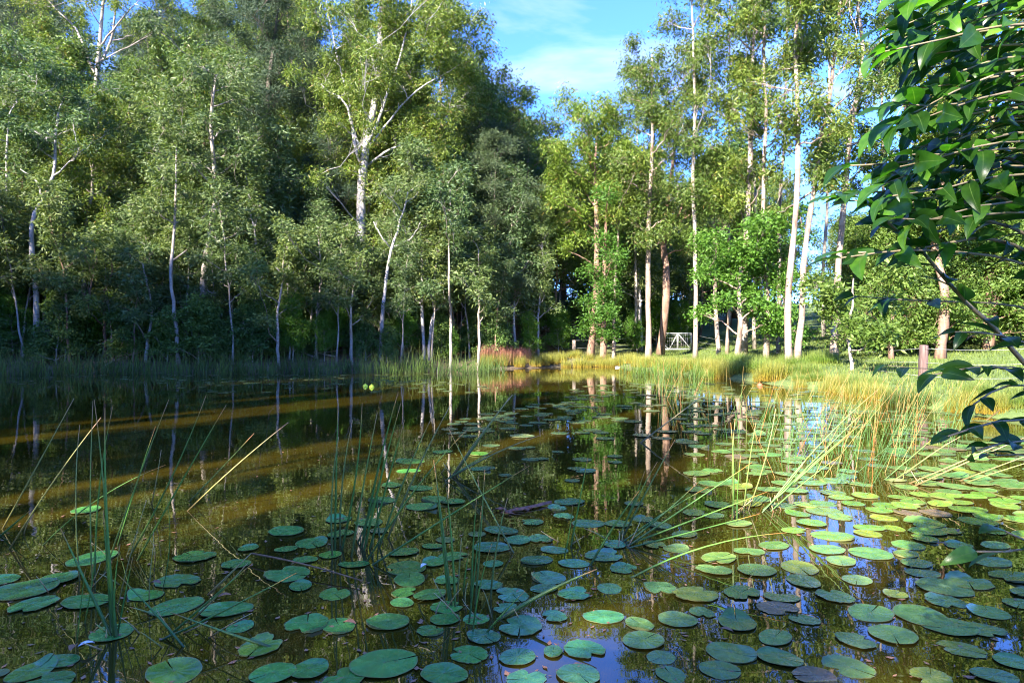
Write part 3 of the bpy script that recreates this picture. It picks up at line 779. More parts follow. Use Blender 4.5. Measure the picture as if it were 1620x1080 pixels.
rows += [(-4.4, y, 1.2, H) for y, H in ((-6, 13.5), (-7, 15), (-8.5, 16))] + [(-7.3, -6, 0.9, 8.3), (-5.6, -6, 0.9, 7.4), (-3.4, -6.2, 0.9, 11.5), (-3.5, -7.2, 0.9, 12.5), (-3.2, -8, 0.9, 12), (-13.2, -6, 1.0, 13.0)]
rows += [(q_, y, 1.8, H) for y, H in ((-6, 16), (-8.5, 19)) for q_ in (-15.2, -17.2, -19.5, -21.8, -24)]
rows += [(-2.6, -6, 1.2, 8.4), (-1.2, -6, 1.4, 6.5), (0.2, -5.6, 1.4, 6.0), (1.6, -5.2, 1.3, 5.6), (3.4, -5, 1.3, 5.6), (-2.2, -7.4, 1.3, 9.2), (0.6, -6.8, 1.4, 6.6), (-0.6, -7.6, 1.4, 7.0)]
for q_, y, r_, H in [(-7.3, -6.2, 0.9, 25), (-7.4, -7, 0.9, 26)]:   # high-crowned, open below
    plant(P['sapling'][int(rngS.integers(5))], (q_ + 0.53 * y) / 0.848, y, r_ / 1.6, rngS.uniform(0, 6.28), 'bare-stemmed tall shade tree behind the viewpoint, out of view', 'tree', 'slim shade trees outside the picture', (1, 1, 1), H / 9)
for q_, y, r_, H in rows:
    x = (q_ + 0.53 * y) / 0.848
    pr = P['slim'][int(rngS.integers(6))]
    plant(pr, x, y, r_ / 2.3, rngS.uniform(0, 6.28), 'slim shade tree on the near bank behind the viewpoint, out of view', 'tree', 'slim shade trees outside the picture', (1, 1, 1), H / 11)

# ------------------------------------------------------------------ bank vegetation
def ribbons(mb, rng, base, H, lean, W, seg=3, curl=0.25, rnd=None):
    """flat tapering blades bending over towards the tip"""
    n = len(base)
    an = rng.uniform(0, 2 * np.pi, n)
    out = np.stack([np.cos(an), np.sin(an), np.zeros(n)], -1)
    lean = np.asarray(lean)
    side = np.stack([-np.sin(an + rng.normal(0, 0.8, n)), np.cos(an + rng.normal(0, 0.8, n)), np.zeros(n)], -1)
    t = np.linspace(0, 1, seg + 1)
    V = []
    for k, tt in enumerate(t):
        c = base + np.array([0, 0, 1]) * (H * tt * (1 - curl * tt * lean))[:, None] + out * (H * lean * tt * (0.35 + 0.65 * tt))[:, None]
        w = (W * (1 - 0.9 * tt ** 1.4))[:, None] * 0.5
        V += [c - side * w, c + side * w]
    V = np.stack(V, 1)
    m = 2 * (seg + 1)
    b = np.arange(n)[:, None] * m
    f = np.concatenate([b + [2 * k, 2 * k + 1, 2 * k + 3, 2 * k + 2] for k in range(seg)])
    r = rng.uniform(0, 1, n) if rnd is None else rnd
    mb.add(V.reshape(-1, 3), f, np.repeat(r, m), np.tile(np.repeat(t, 2), n))

def clump_mesh(name, seed, n, rad, H, lean, W, mat, seg=3, curl=0.25, hv=0.3):
    rng = np.random.default_rng(seed)
    a = rng.uniform(0, 6.28, n); r = rad * np.sqrt(rng.uniform(0, 1, n))
    base = np.stack([r * np.cos(a), r * np.sin(a), np.full(n, -0.05)], -1)
    h = H * rng.uniform(1 - hv, 1 + hv * 0.5, n)
    mb = MB()
    ribbons(mb, rng, base, h, np.abs(rng.normal(0, lean, n)), np.full(n, W), seg, curl)
    return mb.mesh(name, mat)
REED = [clump_mesh('reed_clump', 700 + q, 42, 0.5, 1.2, 0.42, 0.024, M['reed'], 3, 0.25, 0.6) for q in range(5)]
GOLD = [clump_mesh('golden_tussock', 720 + q, 420, 0.5, 0.85, 0.35, 0.014, M['gold']) for q in range(4)]
LUSH = [clump_mesh('grass_tussock', 740 + q, 480, 0.5, 0.65, 0.45, 0.014, M['lush']) for q in range(4)]
PINK = [clump_mesh('pink_grass_tussock', 760 + q, 420, 0.45, 1.0, 0.25, 0.014, M['pink']) for q in range(2)]
rngG = np.random.default_rng(9)
def put(meshes, name, px, py, d, label, cat, group, s=1.0, tint=(1, 1, 1), z=None, sz=None):
    x = (px - 810) / F * d; y = d
    zz_ = max(gz(x, y), -0.02) if z is None else z
    o = link(name, meshes[int(rngG.integers(len(meshes)))], None, (x, y, zz_), (0, 0, rngG.uniform(0, 6.28)), (s, s, (sz or s)))
    o.color = (*tint, 1)
    return tag(o, label, cat, group)
def shore_d(px, d0=10.0, d1=60.0):
    """distance along the view ray of a picture column to the far shore"""
    dd = np.linspace(d0, d1, 400); s = shore((px - 810) / F * dd, dd)
    k = np.where((s[:-1] < 0) & (s[1:] >= 0))[0]
    return float(dd[k[0]]) if len(k) else None
for q in range(85):                                                       # reeds along the shaded far shore
    px = -20 + 790 * (q + rngG.uniform(0, 1)) / 95
    d = shore_d(px)
    dd = d + rngG.uniform(-2.2, 0.6)
    k = rngG.uniform(0.7, 1.5)
    put(REED, 'reed_clump', px, 0, dd, 'green reed tuft on the shaded shore', 'reeds', 'reeds along the left shore',
        rngG.uniform(0.6, 1.25), (k * 1.05, k, k * 0.8), z=-0.02)
for q in range(18):
    px = 690 + 110 * rngG.uniform()
    d = shore_d(px) - rngG.uniform(0, 6)
    put(REED, 'reed_clump', px, 0, d, 'tall reed tuft in the water', 'reeds', 'reeds beside the pink grass', rngG.uniform(0.6, 1.0), (0.9, 0.9, 0.75), z=-0.02)
for px, s in ((770, 1.1), (785, 1.15), (800, 1.1), (816, 1.05), (830, 0.95)):
    put(PINK, 'pink_grass_tussock', px, 0, shore_d(px) + 0.9, 'pinkish-red grass tussock', 'grass tussock', 'pink grass on the far bank', s)
for q in range(54):
    px = 765 + 370 * (q + rngG.uniform()) / 54
    d = shore_d(px) + rngG.uniform(-0.3, 2.4)
    put(GOLD, 'golden_tussock', px, 0, d, 'golden grass tussock on the far bank', 'grass tussock', 'golden grass on the far bank', rngG.uniform(0.55, 0.9), (1, 1, 1))
for q in range(26):
    px = rngG.uniform(985, 1110); d = shore_d(px) - rngG.uniform(-1, 8)
    put(REED, 'reed_clump', px, 0, max(d, 29), 'green reed tuft in the water', 'reeds', 'reeds below the gate', rngG.uniform(0.55, 0.95), (1.1, 1.1, 0.7), z=-0.02)
for q in range(64):                                                       # right bank
    y = rngG.uniform(14, 33); t_ = rngG.uniform(-0.3, 1.2)
    xs = np.linspace(6, 14, 200); s_ = shore(xs, np.full(200, y)); x = float(xs[np.argmax(s_ > t_)])
    px = 810 + x / y * F
    if abs(px - 1458) < 45 and y < 21: continue
    gold = t_ < 0.25
    put(GOLD if gold else LUSH, 'golden_tussock' if gold else 'grass_tussock', px, 0, y,
        'golden tussock at the right water edge' if gold else 'pale green tussock on the right bank', 'grass tussock',
        'golden tussocks of the right bank' if gold else 'lush tussocks of the right bank', rngG.uniform(0.7, 1.2) * (0.55 if y < 25 else 0.9), (0.85, 0.85, 0.8))
for q in range(26):
    px = rngG.uniform(1105, 1330); d = rngG.uniform(28.5, 33)
    put(LUSH, 'grass_tussock', px, 0, d, 'tall bright grass mound', 'grass tussock', 'bright grass under the white gums', rngG.uniform(0.8, 1.25), (0.9, 0.95, 0.8))
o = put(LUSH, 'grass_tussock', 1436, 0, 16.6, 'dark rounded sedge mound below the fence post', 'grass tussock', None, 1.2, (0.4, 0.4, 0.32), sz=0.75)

# short grass of the field and bank: uncountable
rng = np.random.default_rng(31)
n = 150000
y = 13 + 45 * rng.uniform(0, 1, n) ** 1.5; x = rng.uniform(8, 40, n)
px = 810 + x / y * F
ok = (px < 1680) & (px > 1000) & (shore(x, y) > 0.2)
x, y = x[ok], y[ok]
mb = MB()
ribbons(mb, rng, np.stack([x, y, ground(x, y) - 0.02], -1), rng.uniform(0.06, 0.2, len(x)), np.abs(rng.normal(0, 0.6, len(x))), 0.012 + y * 0.0006, 1, 0.3)
lw = link('lawn_grass', mb.mesh('lawn_grass', M['lawn'])); tag(lw, 'short sunlit grass covering the right bank and field', 'grass', None, 'stuff')
# forest-floor plants and fallen sticks on the shaded bank
mb = MB(); n = 9000
x = rng.uniform(-34, 6, n); y = rng.uniform(33, 46, n); ok = shore(x, y) > 0.1; x, y = x[ok], y[ok]
ribbons(mb, rng, np.stack([x, y, ground(x, y) - 0.02], -1), rng.uniform(0.1, 0.55, len(x)), np.abs(rng.normal(0, 0.6, len(x))), np.full(len(x), 0.03), 2, 0.3)
o = link('ground_cover', mb.mesh('ground_cover', M['reed'])); o.color = (0.8, 0.8, 0.8, 1)
tag(o, 'sparse low grass and seedlings on the shaded left bank', 'ground cover', None, 'stuff')
for q in range(9):
    px = rng.uniform(60, 560); d = (shore_d(px) or 36) + rng.uniform(1.0, 4.5); x0 = (px - 810) / F * d
    mb = MB(); a = rng.uniform(0, 6.28); L_ = rng.uniform(0.7, 1.9)
    tt = np.linspace(-1, 1, 7)
    xs = x0 + math.cos(a) * L_ * tt; ys = d + math.sin(a) * L_ * tt
    tube(mb, np.stack([xs, ys, ground(xs, ys) + 0.06 + rng.uniform(0, 0.25) * (tt + 1)], -1), np.linspace(0.05, 0.015, 7), 6)
    tag(link('fallen_branch', mb.mesh('fallen_branch', M['grey_bark'], True)), 'grey fallen branch on the left bank', 'branch', 'fallen branches on the left bank')
# brush pile between forest and fence
e = link('brush_pile', None, None, tuple(at(880, 0, 49)[:2]) + (gz(at(880, 0, 49)[0], 49),)); tag(e, 'heap of dead grey sticks at the forest edge left of the fence', 'brush pile')
for q in range(34):
    mb = MB(); a = rng.uniform(0, 3.14); L_ = rng.uniform(0.8, 2.4); c0 = np.array([rng.normal(0, 1.7), rng.normal(0, 0.6), rng.uniform(0.05, 0.9)])
    dv = np.array([math.cos(a), math.sin(a) * 0.5, rng.normal(0, 0.25)]) * L_
    tube(mb, np.stack([c0 + dv * k for k in (-0.5, -0.1, 0.25, 0.5)]) + rng.normal(0, 0.06, (4, 3)), np.linspace(0.035, 0.012, 4), 5)
    link('stick', mb.mesh('stick', M['grey_bark'] if q % 3 else M['brown_bark'], True), e)

# ------------------------------------------------------------------ fence, gate, floats, shed
def box(mb, c, s, rz=0.0):
    c = np.asarray(c, float); s = np.asarray(s, float) / 2
    q = np.array([(x_, y_, z_) for z_ in (-1, 1) for x_, y_ in ((-1, -1), (1, -1), (1, 1), (-1, 1))], float) * s
    ca, sa = math.cos(rz), math.sin(rz)
    q = np.stack([q[:, 0] * ca - q[:, 1] * sa, q[:, 0] * sa + q[:, 1] * ca, q[:, 2]], -1) + c
    mb.add(q, np.array([(0, 3, 2, 1), (4, 5, 6, 7), (0, 1, 5, 4), (1, 2, 6, 5), (2, 3, 7, 6), (3, 0, 4, 7)]))
def post(px, top_py, d, w, label, rnd_=False, bark='post'):
    x, y = (px - 810) / F * d, d
    z0 = gz(x, y); zt = EYE - (top_py - 540) / F * d
    mb = MB(); rg = np.random.default_rng(int(px))
    if rnd_:
        pts = np.array([(x, y, z0 - 0.3), (x + 0.01, y, z0 + (zt - z0) * 0.5), (x, y, zt)])
        tube(mb, pts, [w * 0.52, w * 0.5, w * 0.48], 10)
    else:
        n = 7; zs = np.linspace(z0 - 0.3, zt, n)
        prof = []
        for k, z in enumerate(zs):
            hw = w / 2 * (1 + rg.normal(0, 0.03)); bv = hw * 0.22
            if k == n - 1: hw *= 0.93
            ring = [(-hw + bv, -hw), (hw - bv, -hw), (hw, -hw + bv), (hw, hw - bv), (hw - bv, hw), (-hw + bv, hw), (-hw, hw - bv), (-hw, -hw + bv)]
            prof.append([(x + a + 0.012 * k, y + b_, z + (rg.normal(0, 0.012) if k == n - 1 else 0)) for a, b_ in ring])
        v = np.array(prof).reshape(-1, 3); i = np.arange(n - 1)[:, None] * 8; j = np.arange(8)[None]; kk = (j + 1) % 8
        mb.add(v, [np.stack([i + j, i + kk, i + 8 + kk, i + 8 + j], -1).reshape(-1, 4), (np.arange(8) + (n - 1) * 8)[None]])
    v0 = np.array([x, y, z0]); mb.v = [v - v0.astype(np.float32) for v in mb.v]
    o = link('fence_post', mb.mesh('fence_post', M[bark]), None, v0)
    tag(o, label, 'fence post', 'fence posts'); return np.array([x, y, z0]), np.array([x, y, zt])
posts = [post(908, 538, 45, 0.26, 'pale weathered corner post at the left end of the fence', True, 'white_bark'),
         post(1096, 527, 50, 0.2, 'short brown gate post holding the right end of the gate', True, 'brown_bark'),
         post(1178, 541, 43, 0.16, 'fence post among the trunks below the vivid green tree', True, 'brown_bark'),
         post(1294, 558, 33, 0.12, 'thin fence post between the white gums', True, 'brown_bark'),
         post(1458, 546, 20, 0.19, 'tall square weathered timber post on the right bank'),
         post(1660, 545, 17, 0.2, 'fence post hidden behind the dark leaves at the right edge')]
def wire(a, b_, label, r=0.0055):
    mb = MB(); t = np.linspace(0, 1, 9)[:, None]
    p = a * (1 - t) + b_ * t; p[:, 2] -= 0.06 * np.sin(np.pi * t[:, 0])
    tube(mb, p, r, 5)
    tag(link('fence_wire', mb.mesh('fence_wire', M['wire'], True)), label, 'wire', 'fence wires')
gate_l = at(1047, 540, 50); gl0 = gz(gate_l[0], 50)
pn = ['pale corner post', 'gate post', 'post below the vivid tree', 'thin post between white gums', 'square timber post', 'hidden right post']
for k in range(1, 5):
    (a0, a1), (b0, b1) = posts[k], posts[k + 1]
    for fr, nm in ((0.92, 'top'), (0.55, 'middle'), (0.2, 'bottom')):
        wire(a0 + (a1 - a0) * fr, b0 + (b1 - b0) * fr, f'{nm} wire from {pn[k]} to {pn[k + 1]}')
g2 = np.array([gate_l[0] - 0.1, 50.0, gl0])
for fr, nm in ((0.98, 'top'), (0.5, 'lower')):
    wire(posts[0][0] + (posts[0][1] - posts[0][0]) * fr, g2 + np.array([0, 0, 1.15 * fr]), f'{nm} wire from the pale corner post to the gate')
# gate
gx0, gx1 = gate_l[0], posts[1][1][0] - 0.12
gb = max(gl0, gz((gx0 + gx1) / 2, 50), gz(gx1, 50)) + 0.06; gt = gb + 1.2
e = link('field_gate', None, None, (gx0, 50, gb)); tag(e, 'white metal-framed gate with diagonal braces beside the stout brown trunk', 'gate')
def bar(nm, a, b_, r=0.035):
    mb = MB(); a = np.array([a[0] - gx0, 0, a[1] - gb]); b_ = np.array([b_[0] - gx0, 0, b_[1] - gb])
    tube(mb, np.stack([a, (a + b_) / 2, b_]), r, 8); link(nm, mb.mesh(nm, M['galv'], True), e)
gm = (gx0 + gx1) / 2 + 0.1
bar('top_rail', (gx0, gt), (gx1, gt)); bar('bottom_rail', (gx0, gb), (gx1, gb))
bar('stile', (gx0, gb), (gx0, gt)); bar('stile', (gx1, gb), (gx1, gt)); bar('stile', (gm, gb), (gm, gt), 0.025)
bar('brace', (gx0, gb + 0.5), (gx0 + 0.55, gb), 0.03); bar('brace', (gx0 + 0.55, gb), (gm, gt), 0.03); bar('brace', (gm, gt), (gx1, gb), 0.03)
mb = MB()
for k in range(13):
    xx = gx0 + (gx1 - gx0) * (k + 0.5) / 13 - gx0
    tube(mb, np.array([(xx, 0.02, 0.02), (xx, 0.02, gt - gb - 0.02)]), 0.006, 4)
for k in range(5):
    zz_ = (gt - gb) * (k + 0.5) / 5
    tube(mb, np.array([(0.02, 0.025, zz_), (gx1 - gx0 - 0.02, 0.025, zz_)]), 0.006, 4)
link('wire_mesh', mb.mesh('wire_mesh', M['wire'], True), e)
# floats
def float_ball(px, py, r, mat, label, sq=1.0):
    p = on_water(px, py); mb = MB()
    nu, nv = 24, 14
    v = []
    for j in range(nv + 1):
        th = math.pi * j / nv; z = math.cos(th); rr_ = math.sin(th)
        seam = 1.0 + (0.035 if abs(z) < 0.12 else 0.0)
        v += [(rr_ * seam * r * math.cos(2 * math.pi * k / nu), rr_ * seam * r * math.sin(2 * math.pi * k / nu), z * r * sq) for k in range(nu)]
    i = np.arange(nv)[:, None] * nu; j = np.arange(nu)[None]; kk = (j + 1) % nu
    mb.add(np.array(v), np.stack([i + j, i + nu + j, i + nu + kk, i + kk], -1).reshape(-1, 4))
    e = link('pond_float', None, None, (p[0], p[1], 0.005)); tag(e, label, 'float', 'floats on the pond')
    link('ball', mb.mesh('ball', M[mat], True), e)
    mb = MB(); tube(mb, np.array([(0, 0, r * 0.97), (0, 0.012, r * 1.12), (0.012, 0, r * 1.2)]), [0.02, 0.016, 0.008], 8)
    link('eyelet', mb.mesh('eyelet', M[mat], True), e)
float_ball(578, 611.3, 0.088, 'float', 'yellow-green ball float, left one of the pair on open water')
float_ball(588, 612.6, 0.094, 'float', 'yellow-green ball float, right one of the pair on open water')
float_ball(1202, 610, 0.10, 'redfloat', 'terracotta-red ball float among pads near the right bank')
p = on_water(977, 581.5)
mb = MB(); t = np.linspace(0, 1, 8)
tube(mb, np.stack([(t - 0.5) * 0.3, 0 * t, 0.03 + 0 * t], -1), 0.06 * np.array([0.5, 0.9, 1, 1, 1, 0.75, 0.4, 0.33]), 10)
tag(link('drift_bottle', mb.mesh('drift_bottle', M['galv'], True), None, p), 'small pale bottle drifting at the reed edge below the thin white trunk', 'bottle')
# shed glimpsed through the thicket
sx, sy = at(1600, 0, 50)[:2]; sz_ = gz(sx, sy)
e = link('garden_shed', None, None, (sx, sy, sz_), (0, 0, 0.2)); tag(e, 'low white shed glimpsed behind the trunks at the right edge', 'shed')
mb = MB(); box(mb, (0, 0, 1.1), (5, 3, 2.3)); link('wall', mb.mesh('wall', M['shed']), e)
mb = MB(); mb.add(np.array([(-2.8, -1.8, 2.2), (2.8, -1.8, 2.2), (2.8, 0, 3.0), (-2.8, 0, 3.0), (2.8, 1.8, 2.2), (-2.8, 1.8, 2.2), (-2.8, -1.8, 2.28), (2.8, -1.8, 2.28), (2.8, 0, 3.08), (-2.8, 0, 3.08), (2.8, 1.8, 2.28), (-2.8, 1.8, 2.28)]),
                  np.array([(0, 3, 2, 1), (3, 5, 4, 2), (6, 7, 8, 9), (9, 8, 10, 11), (0, 1, 7, 6), (5, 11, 10, 4)]))
link('roof', mb.mesh('roof', M['shed_roof']), e)
mb = MB(); box(mb, (-0.8, -1.52, 1.0), (0.9, 0.06, 2.0)); dr = link('door', mb.mesh('door', M['shed_door']), e)
mb = MB(); box(mb, (-0.5, -1.57, 1.0), (0.04, 0.05, 0.12)); link('handle', mb.mesh('handle', M['galv']), dr)
mb = MB(); box(mb, (1.2, -1.52, 1.4), (1.1, 0.06, 0.8)); link('window', mb.mesh('window', M['shed_door']), e)

# ------------------------------------------------------------------ lily pads
def pad_mesh(seed, torn=False, curl=0.0):
    rng = np.random.default_rng(seed); mb = MB()
    na, nr = 40, 5
    slit = rng.uniform(0.015, 0.05)
    a = np.linspace(slit, 2 * np.pi - slit, na)
    ph = rng.uniform(0, 6.28, 4)
    edge = 1 + 0.015 * np.sin(3 * a + ph[0]) + 0.012 * np.sin(7 * a + ph[1]) + rng.normal(0, 0.006, na)
    if torn:
        k = int(rng.integers(6, na - 6)); edge[k - 2:k + 3] *= [0.92, 0.7, 0.55, 0.72, 0.93]
        edge += rng.normal(0, 0.03, na)
    rr = np.array([0.0, 0.1, 0.4, 0.75, 0.95, 1.0])
    V, T = [], []
    for q, r_ in enumerate(rr):
        e_ = 1 + (edge - 1) * r_ ** 2
        x = 0.5 * r_ * e_ * np.cos(a); y = 0.5 * r_ * e_ * np.sin(a) * 0.93
        z = 0.006 * np.sin(2 * a + ph[2]) * r_ + 0.004 * r_ ** 3 + 0.006 * np.sin(5 * a + ph[3]) * r_ ** 3 + (0.012 if 0 < q < 2 else 0.0)
        z = z + 0.012 * (np.abs(a - math.pi) < 0.12) * r_ * 0 + curl * np.maximum(0, x * math.cos(ph[0]) + y * math.sin(ph[0]) - 0.27) ** 1.3 * 3
        V.append(np.stack([x, y, z + 0.012], -1)); T.append(np.full(na, r_))
    V = np.concatenate(V); T = np.concatenate(T)
    i = np.arange(len(rr) - 1)[:, None] * na; j = np.arange(na - 1)[None]
    f = np.stack([i + j, i + na + j, i + na + j + 1, i + j + 1], -1).reshape(-1, 4)
    mb.add(V, f, rng.uniform(), T)
    # under side and rim thickness
    rim = (len(rr) - 1) * na + np.arange(na)
    vb = V[rim].copy(); vb[:, 2] = np.minimum(vb[:, 2] - 0.008, 0.004); vb[:, :2] *= 0.99
    base = mb.n
    v2 = np.concatenate([V[rim], vb])
    jj = np.arange(na - 1)[:, None]
    mb.add(v2, np.concatenate([jj + [0, na, na + 1, 1]], 0).reshape(-1, 4), 0.5, 1.0)
    return mb.mesh('lily_pad', M['pad'], True)
PADS = [pad_mesh(800 + q, False, 0.06 * (q % 3)) for q in range(10)]; TORN = [pad_mesh(820 + q, True, 0.12 * (q % 2)) for q in range(8)]; CURL = [pad_mesh(840 + q, False, 0.3) for q in range(3)]
hand = [(5, 918, 46), (42, 934, 88), (89, 917, 62), (146, 883, 78), (136, 807, 54), (52, 958, 69), (137, 952, 74), (308, 880, 66), (281, 920, 70), (231, 942, 55),
        (280, 959, 84), (358, 965, 80), (380, 992, 42), (412, 1023, 75), (177, 1001, 70), (275, 1063, 95), (97, 1046, 56), (50, 1062, 75), (80, 1079, 70), (-2, 1066, 30),
        (453, 841, 57), (374, 893, 45), (455, 909, 72), (432, 1066, 72), (493, 859, 55), (539, 845, 45), (536, 822, 43), (583, 827, 47), (604, 792, 45), (667, 802, 52),
        (686, 790, 45), (717, 794, 40), (560, 892, 50), (529, 940, 50), (639, 874, 50), (642, 899, 66), (648, 917, 62), (686, 890, 42), (717, 880, 48), (639, 938, 45),
        (680, 942, 56), (636, 954, 40), (486, 987, 72), (536, 990, 65), (614, 985, 68), (608, 1050, 108), (545, 1074, 84), (489, 1060, 62), (793, 840, 55), (778, 867, 62),
        (819, 855, 48), (772, 926, 48), (810, 941, 64), (780, 892, 34), (765, 1007, 58), (823, 992, 70), (819, 1040, 62), (832, 1074, 64), (800, 962, 42), (842, 826, 38),
        (892, 817, 38), (881, 803, 36), (901, 794, 50), (930, 828, 52), (978, 829, 44), (855, 853, 45), (877, 870, 44), (849, 886, 54), (908, 892, 50), (955, 879, 60),
        (972, 862, 42), (986, 899, 50), (867, 914, 62), (861, 931, 46), (908, 941, 54), (964, 931, 46), (1044, 930, 52), (1101, 941, 70), (1137, 884, 58), (1130, 902, 58),
        (1185, 873, 48), (1197, 902, 64), (1224, 863, 55), (1174, 938, 62), (955, 976, 66), (1072, 981, 62), (1166, 985, 68), (1226, 1009, 64), (1236, 944, 56), (1230, 962, 66),
        (925, 1028, 66), (875, 1032, 40), (1156, 1033, 78), (1139, 1060, 64), (915, 1068, 72), (1097, 811, 40), (1128, 816, 34), (1169, 829, 44), (1083, 846, 45), (1044, 831, 38),
        (1017, 821, 38), (1003, 797, 32), (1309, 870, 54), (1378, 876, 64), (1437, 863, 48), (1271, 920, 64), (1321, 944, 58), (1377, 970, 76), (1458, 975, 84), (1500, 990, 84),
        (1552, 996, 66), (1273, 981, 48), (1342, 1055, 80), (1289, 1071, 66), (1473, 1073, 72), (1494, 930, 80), (1532, 921, 70), (1459, 908, 50), (1417, 941, 38), (1600, 913, 60),
        (1614, 955, 50), (1602, 1047, 54), (1573, 1070, 66), (1376, 835, 50), (1373, 844, 42), (1414, 836, 34), (1462, 852, 48), (1256, 839, 42), (1284, 828, 46), (1303, 797, 44),
        (1350, 797, 38), (1517, 863, 46), (1531, 807, 52), (1547, 825, 56), (1497, 840, 42), (1200, 790, 40), (1241, 800, 42), (1262, 813, 40), (1400, 800, 40), (1445, 795, 42),
        (1480, 812, 46), (1436, 812, 42), (1398, 820, 40), (1330, 818, 40), (1590, 800, 44), (1612, 822, 48), (1570, 840, 44), (1070, 868, 44), (1035, 862, 38), (665, 772, 40),
        (619, 768, 34), (649, 730, 46), (646, 745, 40), (757, 718, 36), (777, 705, 30), (826, 690, 44), (700, 715, 34), (760, 742, 34), (818, 709, 30), (770, 740, 28), (921, 727, 32), (927, 746, 34), (912, 742, 30), (973, 722, 24), (973, 731, 24),
        (905, 760, 26), (839, 727, 30), (857, 726, 24), (838, 708, 20), (883, 715, 20), (799, 752, 22)]
rngP = np.random.default_rng(3)
pads = [(px, py, w, True) for px, py, w in hand]
taken = [(on_water(px, py)[:2], w / F * on_water(px, py)[1]) for px, py, w in hand]
def scatter(n, x0, y0, x1, y1, D=(0.22, 0.34), tight=0.75, shape=None):
    c = tries = 0
    while c < n and tries < n * 30:
        tries += 1
        px = rngP.uniform(x0, x1)
        lo, hi = 1 / (y1 - 540), 1 / (y0 - 540)
        py = 540 + 1 / rngP.uniform(lo, hi)
        if shape and not shape(px, py): continue
        p = on_water(px, py); dm = rngP.uniform(*D)
        if float(shore(np.array([p[0]]), np.array([p[1]]))[0]) > -0.15: continue
        near = False
        for (q, dq) in taken:
            if abs(q[1] - p[1]) < 0.5 and np.hypot(*(q - p[:2])) < tight * (dm + dq) / 2: near = True; break
        if near: continue
        taken.append((p[:2], dm)); pads.append((px, py, dm * F / p[1], False)); c += 1
scatter(130, -10, 587, 700, 609, (0.28, 0.42), 0.6)            # thin line of pads along the far left shore
scatter(30, 250, 604, 780, 622, (0.28, 0.4))
scatter(52, 700, 638, 920, 690, (0.26, 0.4), 0.7, lambda x, y: abs(y - (690 - (x - 700) * 0.22)) < 20)
scatter(80, 880, 606, 1110, 700, (0.28, 0.42), 0.7)
scatter(95, 1080, 604, 1330, 700, (0.28, 0.42), 0.7)
scatter(90, 1240, 640, 1560, 770, (0.24, 0.36), 0.75)
scatter(32, 1090, 700, 1300, 800, (0.24, 0.34))
scatter(44, 1420, 690, 1640, 800, (0.24, 0.34), 0.72)
scatter(16, 1300, 780, 1640, 850, (0.24, 0.34), 0.72)
scatter(14, 1220, 850, 1640, 1080, (0.2, 0.3), 0.95)
scatter(12, 640, 960, 1240, 1080, (0.15, 0.24), 0.95)
scatter(10, 380, 840, 760, 960, (0.15, 0.2), 0.95)
pads.sort(key=lambda q: -q[2])
WORDS = ['first', 'second', 'third', 'fourth', 'fifth', 'sixth', 'seventh', 'eighth', 'ninth', 'tenth', 'eleventh', 'twelfth', 'thirteenth', 'fourteenth', 'fifteenth', 'sixteenth',
         'seventeenth', 'eighteenth', 'nineteenth', 'twentieth']
WORDS += ['twenty-' + w_ for w_ in WORDS[:9]] + ['thirtieth'] + ['thirty-' + w_ for w_ in WORDS[:9]]
bands = [(1040, 1200, 'along the bottom edge'), (1000, 1040, 'in second row up'), (965, 1000, 'in third row up'), (935, 965, 'in fourth row up'),
         (908, 935, 'in fifth row up'), (880, 908, 'in sixth row up'), (855, 880, 'just below the floating bark row'),
         (822, 855, 'in the floating bark row'), (785, 822, 'just above the floating bark row')]
zones = [(-50, 230, 'left corner'), (230, 420, 'left of middle sedges'), (420, 760, 'around middle sedges'), (760, 1010, 'by the blue reflection'),
         (1010, 1260, 'right of blue reflection'), (1260, 1400, 'near white gum reflections'), (1400, 1500, 'left of glossy leaves'), (1500, 1700, 'by glossy leaves')]
hp = [q for q in pads if q[1] >= 785][:210]
cell = {}
for q in hp:
    bi = next(k for k, b_ in enumerate(bands) if b_[0] <= q[1] < b_[1]); zi = next((k for k, b_ in enumerate(zones) if b_[0] <= q[0] < b_[1]), 7)
    cell.setdefault((bi, zi), []).append(q)
lab = {}
for (bi, zi), qs in cell.items():
    qs.sort(key=lambda q: q[0])
    for k, q in enumerate(qs):
        o_ = 'single' if len(qs) == 1 else WORDS[k]
        lab[q[:2]] = (f'{o_} lily pad {bands[bi][2]}, {zones[zi][2]}' if len(qs) == 1 else f'{o_} lily pad from the left {bands[bi][2]}, {zones[zi][2]}')
mbS = MB(); pmS = PADS[0]
vS = np.empty(len(pmS.vertices) * 3, np.float32); pmS.vertices.foreach_get('co', vS); vS = vS.reshape(-1, 3)
fS = np.array([list(p_.vertices) for p_ in pmS.polygons]); tS = np.empty(len(vS), np.float32); pmS.attributes['t'].data.foreach_get('value', tS)
